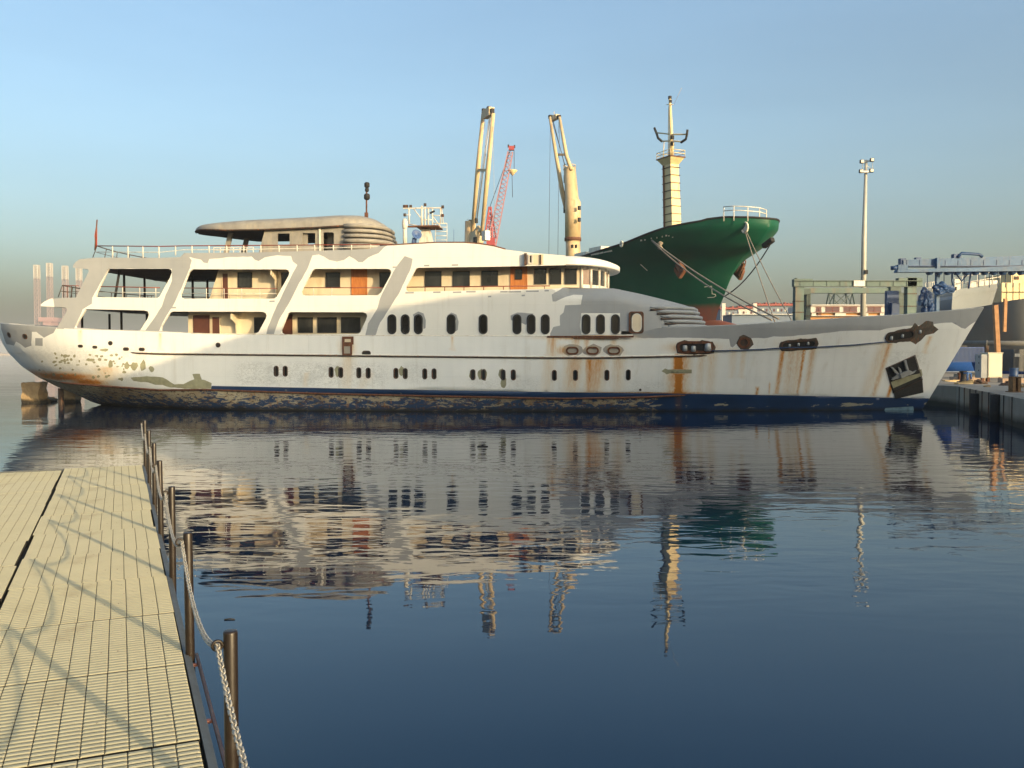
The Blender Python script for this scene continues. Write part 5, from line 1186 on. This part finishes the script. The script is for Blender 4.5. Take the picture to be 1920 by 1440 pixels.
for i, (x, y, r_) in enumerate(((1772, 716, 8), (1780, 712, -12), (1790, 713, -20), (1775, 720, 14), (1787, 718, 5))):
    q = W(x, 716, 56 - i * .3); mb = MB(); mb.beam((-.55, 0, 0), (.55, 0, .05), .09, .07); mb.beam((-.55, .1, 0.01), (.5, .12, .04), .05, .05); o = mb.build('timber_plank', plain('pale_timber', (.50, .38, .20), .8, 0, .2, 4) if i == 0 else bpy.data.materials['pale_timber']); o.location = (q.x + .5, 54.5 + i * .4, LAND + .06 + i * .03); o.rotation_euler = (0, R(r_ * .4), R(r_ * 2)); tag(o, ('leftmost pale plank of the timber pile beside the yacht stem', 'second pale plank from the stem in the timber pile', 'middle pale plank of the timber pile, tilted most', 'pale plank on top of the timber pile, second from the bollard', 'rightmost pale plank of the pile, next to the bollard')[i], 'plank', 'planks on the quay corner')
# low wall/kerb and rubbish on the quay
mb = MB()
for x0, x1, y0, y1, Y, m in ((1788, 1850, 707, 711, 62, 0), (1880, 1960, 710, 715, 58, 0), (1795, 1880, 700, 703, 70, 1)): a = W(x0, y0, Y); b = W(x1, y0, Y); mb.bb((a.x, Y, LAND), (b.x, Y + .6, LAND + .28), m)
o = mb.build('kerb_block', [plain('pinkish_concrete', (.40, .29, .21), .9, 0, .2, 1.5), M['concrete']]); tag(o, 'low pinkish concrete kerb blocks lying across the quay behind the cabinet', 'kerb')
rnd = random.Random(5)
for i, (x, Y, s_, lab) in enumerate(((1820, 57, .22, 'dark rusty lump of scrap between the black bollard and the cabinet'), (1836, 56, .28, 'larger rusty scrap heap lying just left of the cabinet foot'), (1884, 53, .2, 'rusty lump lying right of the cabinet foot'), (1893, 58, .16, 'small rusty scrap piece beyond the square bollard'), (1852, 51, .14, 'pale broken stone on the quay edge below the cabinet'), (1915, 50, .2, 'pale broken stone at the right picture edge beside the square bollard'), (1800, 56, .12, 'pale stone chip lying by the timber planks'))):
    q = W(x, 700, Y)
    bm = bmesh.new(); bmesh.ops.create_icosphere(bm, subdivisions=3, radius=s_)
    for v in bm.verts: v.co = Vector((v.co.x * 1.5, v.co.y, v.co.z * .6)) * (1 + .6 * noise.noise(v.co * 6 + Vector((i, 0, 0))))
    me = bpy.data.meshes.new('debris'); bm.to_mesh(me); bm.free(); me.materials.append(M['rustbrown'] if i < 4 else M['block']); o = bpy.data.objects.new('debris_lump', me); COL.objects.link(o); o.location = (q.x, Y, LAND + s_ * .3)
    tag(o, lab, 'debris', 'debris lumps on the quay')
# tyre-like rubber fenders on the quay wall
for i, (Y, zc) in enumerate(((41.5, .5), (46.0, .35))):
    X = 21.1 + (Y - 37.5) * (25.5 - 21.1) / 14.5; mb = MB(); mb.tube([(-.12, 0, -.9), (-.12, 0, .75)], .22, 10); mb.box((-.1, 0, .55), (.3, .12, .1), 0); o = mb.build('quay_fender', M['dark']); o.location = (X - .05, Y, zc); tag(o, 'black vertical rubber fender on the quay wall, ' + ('nearer the right edge' if i == 0 else 'farther one closer to the yacht'), 'fender')
mb = MB()
for i in range(9):
    Y = 39 + i * 1.5; X = 21.1 + (Y - 37.5) * 4.4 / 14.5; mb.bb((X - .04, Y - .02, -.3), (X + .05, Y + .02, 1.26))
mb.bb((0, 0, 0), (0.01, 0.01, 0.01)) if False else None
o = mb.build('quay_wall_ribs', M['rustbrown']); tag(o, 'dark vertical joint strips on the concrete quay wall at right', 'wall strips')

# far harbour: white office building, blue-grey barge, containers, lattice tower
M['bwhite'] = plain('pale_building_wall', (.55, .52, .48), .7, 0, .06, .3); M['winred'] = plain('dark_red_window', (.08, .025, .035), .3); M['orange'] = plain('orange_sunlight_tint_wall', (.48, .25, .10), .8, 0, .25, .3); M['bgrey'] = plain('blue_grey_barge_paint', (.15, .19, .25), .6, 0, .2, .1, (.3, .3, .3), .3); M['redtop'] = plain('red_roof_edge', (.26, .06, .05), .6, 0, .3, .2)
bl = empty('office_building', (W(1610, 600, 150).x, 150, LAND)); tag(bl, 'long pale flat building with dark red windows and sunlit-orange lower wall behind the travel lift', 'building')
def BB(mb, x0, y0, x1, y1, Y, dep, m=0):
    a = W(x0, y1, Y) - bl.location; b = W(x1, y0, Y) - bl.location; mb.bb((a.x, a.y, a.z), (b.x, a.y + dep, b.z), m)
mb = MB(); BB(mb, 1505, 572, 1712, 586, 150, 8); BB(mb, 1522, 571, 1690, 573, 149.6, 8.8); mb.build('wall', M['bwhite'], bl)
mb = MB(); BB(mb, 1505, 586, 1720, 662, 150.6, 8); 
BB(mb, 1505, 591.5, 1720, 592.6, 149.9, .6, 1); mb.build('wall', [M['orange'], M['bwhite']], bl)  # lower wall coloured orange to stand for warm light on it
for x0, x1 in ((1507, 1520), (1529, 1541), (1547, 1575), (1581, 1608), (1626, 1653), (1660, 1684), (1690, 1700)):
    mb = MB(); BB(mb, x0 + .8, 575.8, x1 - .8, 584.2, 149.95, .1); BB(mb, x0, 575, x1, 575.8, 149.85, .15, 1); BB(mb, x0, 584.2, x1, 585, 149.85, .15, 1); BB(mb, (x0 + x1) / 2 - .3, 575.8, (x0 + x1) / 2 + .3, 584.2, 149.88, .1, 1); mb.build('window', [M['winred'], M['redtop']], bl)
for x0, x1, m in ((1522, 1530, 'bwhite'), (1534, 1540, 'rust'), (1566, 1586, 'bwhite'), (1612, 1618, 'rust'), (1620, 1628, 'bwhite'), (1650, 1660, 'bwhite')):
    mb = MB(); BB(mb, x0, 587, x1, 593, 150.2, .4); mb.build('panel', M[m], bl)
for i, (x0, x1, y0, m, lab) in enumerate(((1350, 1382, 580, 'bgrey', 'small blue grey harbour shed with red roof just right of the red bulb'), (1384, 1412, 578, 'bwhite', 'pale harbour shed with red roof between two blue grey sheds'), (1413, 1500, 573, 'bgrey', 'long blue grey workshop with red roof edge left of the travel lift'))):
    b_ = empty('harbour_shed', (W((x0 + x1) / 2, 600, 170 + i * 5).x, 170 + i * 5, LAND)); tag(b_, lab, 'shed'); Yb = 170 + i * 5; L = b_.location
    def HB(mb, xa, ya, xb, yb, dy, dep, m=0): a = W(xa, yb, Yb) - L; b = W(xb, ya, Yb) - L; mb.bb((a.x, dy, a.z), (b.x, dy + dep, b.z), m)
    mb = MB(); HB(mb, x0, y0, x1, 666, 0, 10); mb.build('wall', M[m], b_)
    mb = MB(); HB(mb, x0 - 1, y0 - 3, x1 + 1, y0 + .3, -.5, 11, 0); 
    for k in range(int((x1 - x0) / 6)): HB(mb, x0 + k * 6 + 1, y0 - 4.5 - (k * 5 % 3), x0 + k * 6 + 4, y0 - 3, 1, 3, 0)
    mb.build('roof', M['redtop'], b_)
    for k in range(int((x1 - x0) / 7)):
        mb = MB(); HB(mb, x0 + 2 + k * 7, y0 + 6, x0 + 5 + k * 7, y0 + 11, -.08, .1); mb.build('window', M['winred'] if k % 2 else M['rail_white'], b_)
for i, x in enumerate((1357, 1416)):
    mb = MB(); q = W(x, 580, 150); mb.bb((q.x - .3, 150, LAND), (q.x + .3, 150.5, q.z + 1)); o = mb.build('white_post', M['bwhite']); tag(o, 'pale square post in front of the ' + ('small blue grey shed' if i == 0 else 'long blue grey workshop'), 'post')
mb = MB(); WB(mb, 1372, 590, 1510, 620, 140, 6); WB(mb, 1372, 588.5, 1510, 590, 139.6, 6, 1); o = mb.build('barge', [plain('flat_blue_grey_barge', (.13, .18, .26), .6, 0, .15, .2), M['steel']]); tag(o, 'low blue grey barge lying in front of the harbour sheds', 'barge')
lt = empty('lattice_tower', (W(1575, 600, 210).x, 210, LAND)); tag(lt, 'small dark steel lattice tower standing above the pale building roof', 'tower'); L = lt.location
mb = MB(); zt = W(0, 550, 210).z - LAND; wb_, wt_ = 3.2, 2.0
for k in range(3):
    z0 = 2 + (zt - 2) * k / 3; z1 = 2 + (zt - 2) * (k + 1) / 3; w0 = 4.5 - (4.5 - wt_) * z0 / zt; w1 = 4.5 - (4.5 - wt_) * z1 / zt; c = [(-1, -1), (1, -1), (1, 1), (-1, 1)]
    for i in range(4):
        a0, a1 = c[i], c[(i + 1) % 4]; mb.beam((a0[0] * w0, a0[1] * w0, z0), (a0[0] * w1, a0[1] * w1, z1), .25, .25); mb.beam((a0[0] * w0, a0[1] * w0, z0), (a1[0] * w1, a1[1] * w1, z1), .16, .16); mb.beam((a1[0] * w0, a1[1] * w0, z0), (a0[0] * w1, a0[1] * w1, z1), .16, .16); mb.beam((a0[0] * w1, a0[1] * w1, z1), (a1[0] * w1, a1[1] * w1, z1), .2, .2)
mb.build('tower_frame', M['liftd'], lt)
# red crawler crane behind
Yc_ = 210; cr = empty('crawler_crane', (W(925, 600, Yc_).x, Yc_, LAND)); tag(cr, 'pink red lattice boom crane behind the left cream deck crane', 'crane'); L = cr.location
M['cred'] = plain('red_crane_paint', (.36, .045, .05), .6, 0, .2, .3); M['cpink'] = plain('faded_pink_lattice', (.36, .17, .19), .6, 0, .2, .3)
def boom(x0, y0, x1, y1, w0, w1, n, name, m, r=.14):
    a = W(x0, y0, Yc_) - L; b = W(x1, y1, Yc_) - L; d = (b - a).normalized(); s = Vector((d.z, 0, -d.x)); mb = MB()
    def q(t, i, j): return a.lerp(b, t) + s * (w0 + (w1 - w0) * t) * i + Vector((0, 1, 0)) * (w0 + (w1 - w0) * t) * j
    C = [(-1, -1), (1, -1), (1, 1), (-1, 1)]
    for i in range(4): mb.beam(q(0, *C[i]), q(1, *C[i]), r * 1.3, r * 1.3)
    for k in range(n):
        for i in range(4): mb.beam(q(k / n, *C[i]), q((k + 1) / n, *C[(i + 1) % 4]), r * .8, r * .8)
    return mb.build(name, m, cr)
boom(921, 462, 957, 285, 1.0, .55, 22, 'boom', M['cpink'], .17); boom(916, 448, 919, 388, .9, .25, 7, 'mast', M['cred'], .2); boom(924, 448, 918, 388, .8, .2, 7, 'mast', M['cred'], .16)
mb = MB(); c1 = W(959, 278, Yc_) - L; mb.box(c1, (1.3, 1, .9)); mb.box(c1 + Vector((-.7, 0, .5)), (.35, .5, .6), 1); mb.box(c1 + Vector((.7, 0, .4)), (.35, .5, .6), 1); mb.build('boom_head', [M['cred'], M['dark']], cr)
mb = MB(); z0 = 0; q = W(920, 450, Yc_) - L; mb.bb((q.x - 2.0, -2, 0), (q.x + 2.2, 2, q.z - 2)); mb.bb((q.x - .9, -2.2, q.z - 2), (q.x + 1, 1, q.z + .2)); mb.build('cab', M['cred'], cr)
mb = MB()
for p_, q_ in (((957, 282), (917, 392)), ((955, 284), (925, 405)), ((964, 282), (964, 320)), ((960, 330), (961, 370))): mb.tube([W(*p_, Yc_) - L, W(*q_, Yc_) - L], .06, 4)
c2 = W(961, 323, Yc_) - L; mb.lathe([(.1, -.8), (.5, -.3), (1.1, .3), (1.1, .5), (.1, .7)], c2, 10, 1); mb.build('hoist_rope', [M['dark'], M['mastyel']], cr)

# ------------------------------------------------------------------ the warehouse on the quay behind the photographer's right, which shades the harbour
wh = empty('warehouse', (14, 7, LAND)); tag(wh, 'large unseen grey metal warehouse on the quay, shaped to shade the harbour', 'warehouse')
prof = [(13.8, 10.2), (14.0, 11.7), (15.0, 13.4), (17.2, 14.35), (22.3, 15.15), (27.4, 15.9), (33, 16.35), (40, 16.5), (47, 16.5), (47.01, 24), (64, 24)]  # outline fitted to the shadow edge; tall right end added to darken the bow
mb = MB(); poly = [(13.8, LAND)] + prof + [(64, LAND)]
mb.prism(poly, lambda p, q, d: (p - 14, d - 7, q - LAND), 7, 15); mb.build('wall', plain('grey_metal_cladding', (.30, .31, .31), .6), wh)
mb = MB()
for k in range(7): mb.bb((4 + k * 6, 7.98, 3), (7 + k * 6, 8.06, 5))
mb.build('window', M['glass'], wh); mb = MB(); mb.bb((20, 7.98, 0), (25, 8.1, 4.5)); mb.build('door', M['steel'], wh)

# ------------------------------------------------------------------ the pontoon walkway in front
DZ = CAMH - 1.9
dd = Vector((-.3987, .9171, 0)); dn = Vector((-.9171, -.3987, 0)); DANG = math.atan2(dd.y, dd.x)
pon = empty('pontoon', (.401, 0, DZ), DANG); tag(pon, 'floating walkway of beige slatted grating panels running out into the harbour at left', 'pontoon')
g = G('beige_plastic_grating'); oi = g.n('ShaderNodeObjectInfo'); n1 = g.noise(2.2, 5); n2 = g.noise(30, 3)
c = g.mix(g.ramp(n1, .3, .7), (.40, .375, .25), (.34, .32, .21)); c = g.mix(g.math('MULTIPLY', oi.outputs['Random'], .45), c, (.37, .36, .27)); c = g.mix(g.ramp(g.noise(1.1, 6, .65), .54, .72), c, (.28, .25, .16))
c = g.mix(g.ramp(g.noise(45, 2), .70, .74), c, (.20, .17, .11))
M['grate'] = g.done(c, .65, 0, n2, .2, .004)
M['under'] = plain('dark_grating_frame', (.045, .038, .025), .8, 0, .3, 5); M['edge'] = plain('grey_edge_beam', (.10, .11, .11), .6, .2, .2, 3); M['pipe'] = plain('red_brown_edge_pipe', (.20, .07, .05), .5, 0, .3, 6)
PL = 1.2; NC = 11; NS = 24
mb = MB(); cw = (PL - .012) / NC; sp_ = (PL - .01) / NS
for i in range(NC):
    y0 = .006 + i * cw + .0022; y1 = .006 + (i + 1) * cw - .0022
    for k in range(NS):
        x0 = .005 + k * sp_ + .0085; x1 = .005 + (k + 1) * sp_ - .0085; h = -.003; t = .006; b_ = -.0105
        vs = [(x0, y0, b_), (x0, y0, h - .004), (x0 + t, y0 + .004, h), (x1 - t, y0 + .004, h), (x1, y0, h - .004), (x1, y0, b_)]; vs2 = [(x, y1 if j in (0, 1, 4, 5) else y1 - .004, z) for j, (x, y, z) in enumerate(vs)]
        mb.add(vs + vs2, [(0, 1, 7, 6), (1, 2, 8, 7), (2, 3, 9, 8), (3, 4, 10, 9), (4, 5, 11, 10), (5, 4, 3, 2, 1, 0), (6, 7, 8, 9, 10, 11)], 0)
mb.bb((0.03, .02, -.075), (PL - .03, PL - .02, -.05), 1)
for i in range(NC + 1):
    yy = .006 + i * cw; mb.bb((.01, max(.008, yy - .004), -.05), (PL - .01, min(PL - .008, yy + .004), -.0108), 1)
panel0 = mb.build('deck_panel', [M['grate'], M['under']], pon)
first = True; END = 16.85
for cidx in range(4):
    yo = .01 + cidx * (PL + .006) + (.012 if cidx > 0 else 0)
    for k in range(17):
        x = END - (k + 1) * (PL + .002)
        if cidx: x = END - (k + 1) * (PL + .002) - .27
        o = panel0 if first else panel0.copy()
        if not first: COL.objects.link(o); o.parent = pon
        first = False
        o.location = (x, yo + random.uniform(-.012, .012), random.uniform(-.0012, .0012)); o.rotation_euler = (random.uniform(-.002, .002), random.uniform(-.0018, .0018), random.uniform(-.002, .002))
mb = MB(); mb.bb((-4, -.02, -.42), (END, .008, -.012)); mb.bb((END + .001, -.02, -.42), (END + .03, 5, -.012)); mb.bb((-4, -.035, -.06), (END, -.02, -.02))
mb.build('edge_beam', M['edge'], pon)
mb = MB(); mb.bb((-4, .008, -.5), (END, 4.95, -.08)); 
for k in range(5): mb.bb((-3.5 + k * 4.1, .1, -1.5), (-.3 + k * 4.1, 4.8, -.5))
mb.build('float', M['under'], pon)
mb = MB(); mb.tube([(-2, -.075, -.045), (6.3, -.075, -.045)], .011, 8)
for k in range(9): mb.bb((-1.5 + k * .95, -.08, -.06), (-1.47 + k * .95, -.02, -.045))
mb.build('edge_pipe', M['pipe'], pon)
# posts and chains
M['post'] = plain('dark_bronze_post_paint', (.016, .010, .006), .42, 0, .3, 3); M['chain'] = plain('pale_galvanised_chain', (.42, .40, .35), .5, .25, .25, 20)
ords = ['cut off at the bottom', 'nearest whole', 'second nearest', 'third nearest', 'fourth nearest', 'fifth nearest', 'second farthest', 'farthest']
def onp(Y): return Vector((.446 - .4348 * Y, Y, 0))
YS = [1.73, 3.68, 5.72, 7.72, 9.6, 11.5, 13.4, 15.4]; PT = DZ + .765; rings = []
for i, Y in enumerate(YS):
    c = onp(Y); e = empty('guard_post', (c.x, c.y, 0)); tag(e, 'dark bronze walkway edge post, ' + {0: 'one below the picture edge beside the camera', 1: 'nearest and largest', 2: 'second nearest', 3: 'third from the front', 4: 'fourth from the front, middle of the row', 5: 'fifth one from the front', 6: 'second from the far end', 7: 'farthest at the outer end'}[i], 'post', 'guard posts along the walkway edge')
    mb = MB(); r = .0285; mb.lathe([(r, -1.0), (r, PT - .008), (r * .93, PT - .001), (r * .6, PT + .001)], (0, 0, 0), 24); o = mb.build('tube', M['post'], e)
    if i in (2, 4): e.rotation_euler = (0, R(-.5), 0)
    rc = Vector((0, 0, PT - .055)) + dn * .052; mb = MB()
    side = dn; up = Vector((0, 0, 1))
    mb.tube([rc + (side * math.cos(t) + up * math.sin(t)) * .019 for t in np.linspace(0, 2 * math.pi, 17)[:-1]], .007, 8, 0, True); mb.tube([rc - side * .03, rc - side * .018], .008, 6)
    mb.build('ring', M['post'], e); rings.append(Vector((c.x, c.y, 0)) + rc)
    mb = MB(); mb.box((dn.x * .045, dn.y * .045, DZ - .16), (.05, .09, .07), 0, DANG); mb.build('bracket', M['edge'], e)
LEN = .0235
def chain(a, b, sag, n_hint=None):
    pts = [a.lerp(b, t) - Vector((0, 0, sag * 4 * t * (1 - t))) for t in np.linspace(0, 1, 200)]
    cum = [0]
    for p, q in zip(pts, pts[1:]): cum.append(cum[-1] + (q - p).length)
    n = int(cum[-1] / LEN); mb = MB()
    for k in range(n):
        s = (k + .5) / n * cum[-1]; i = min(len(pts) - 2, int(np.searchsorted(cum, s)) - 1); i = max(0, i); f = (s - cum[i]) / (cum[i + 1] - cum[i]); p = pts[i].lerp(pts[i + 1], f)
        t = (pts[i + 1] - pts[i]).normalized(); x = t.cross(Vector((0, 0, 1))).normalized(); y = x.cross(t); an = (math.pi / 4 if k % 2 else -math.pi / 4) + .15 * math.sin(k); s_ = x * math.cos(an) + y * math.sin(an)
        loop = [p + t * (.0105 * (1 if math.cos(q) > 0 else -1) + .0085 * math.cos(q)) + s_ * .0105 * math.sin(q) for q in [math.radians(d) for d in (20, 70, 110, 160, 200, 250, 290, 340)]]
        mb.tube(loop, .0036, 5, 0, True)
    return mb
cl = ['that hangs from the nearest post out of the bottom of the picture', 'between the nearest and second nearest post', 'between the second and third post from the front', 'between the third and fourth post from the front', 'between the fourth and fifth post from the front', 'between the fifth post and the second farthest post', 'between the two farthest posts']
for i in range(7):
    mb = chain(rings[i + 1], rings[i], .17 if i else .14); o = mb.build('chain', M['chain'], recalc=False); tag(o, 'pale galvanised chain ' + cl[i], 'chain', 'chains between the guard posts')

# ------------------------------------------------------------------ haze
def make_haze(d, col):
    m = bpy.data.materials.new('haze_air'); m.use_nodes = True; t = m.node_tree; t.nodes.clear()
    o = t.nodes.new('ShaderNodeOutputMaterial'); v = t.nodes.new('ShaderNodeVolumePrincipled'); v.inputs['Density'].default_value = d; v.inputs['Color'].default_value = (*col, 1); v.inputs['Anisotropy'].default_value = 0.0
    t.links.new(v.outputs[0], o.inputs['Volume'])
    mb = MB(); mb.bb((-3600, -120, -3), (3600, 5400, 62)); ob = mb.build('haze', m); ob['kind'] = 'stuff'
make_haze(.00028, (.85, .90, .95))
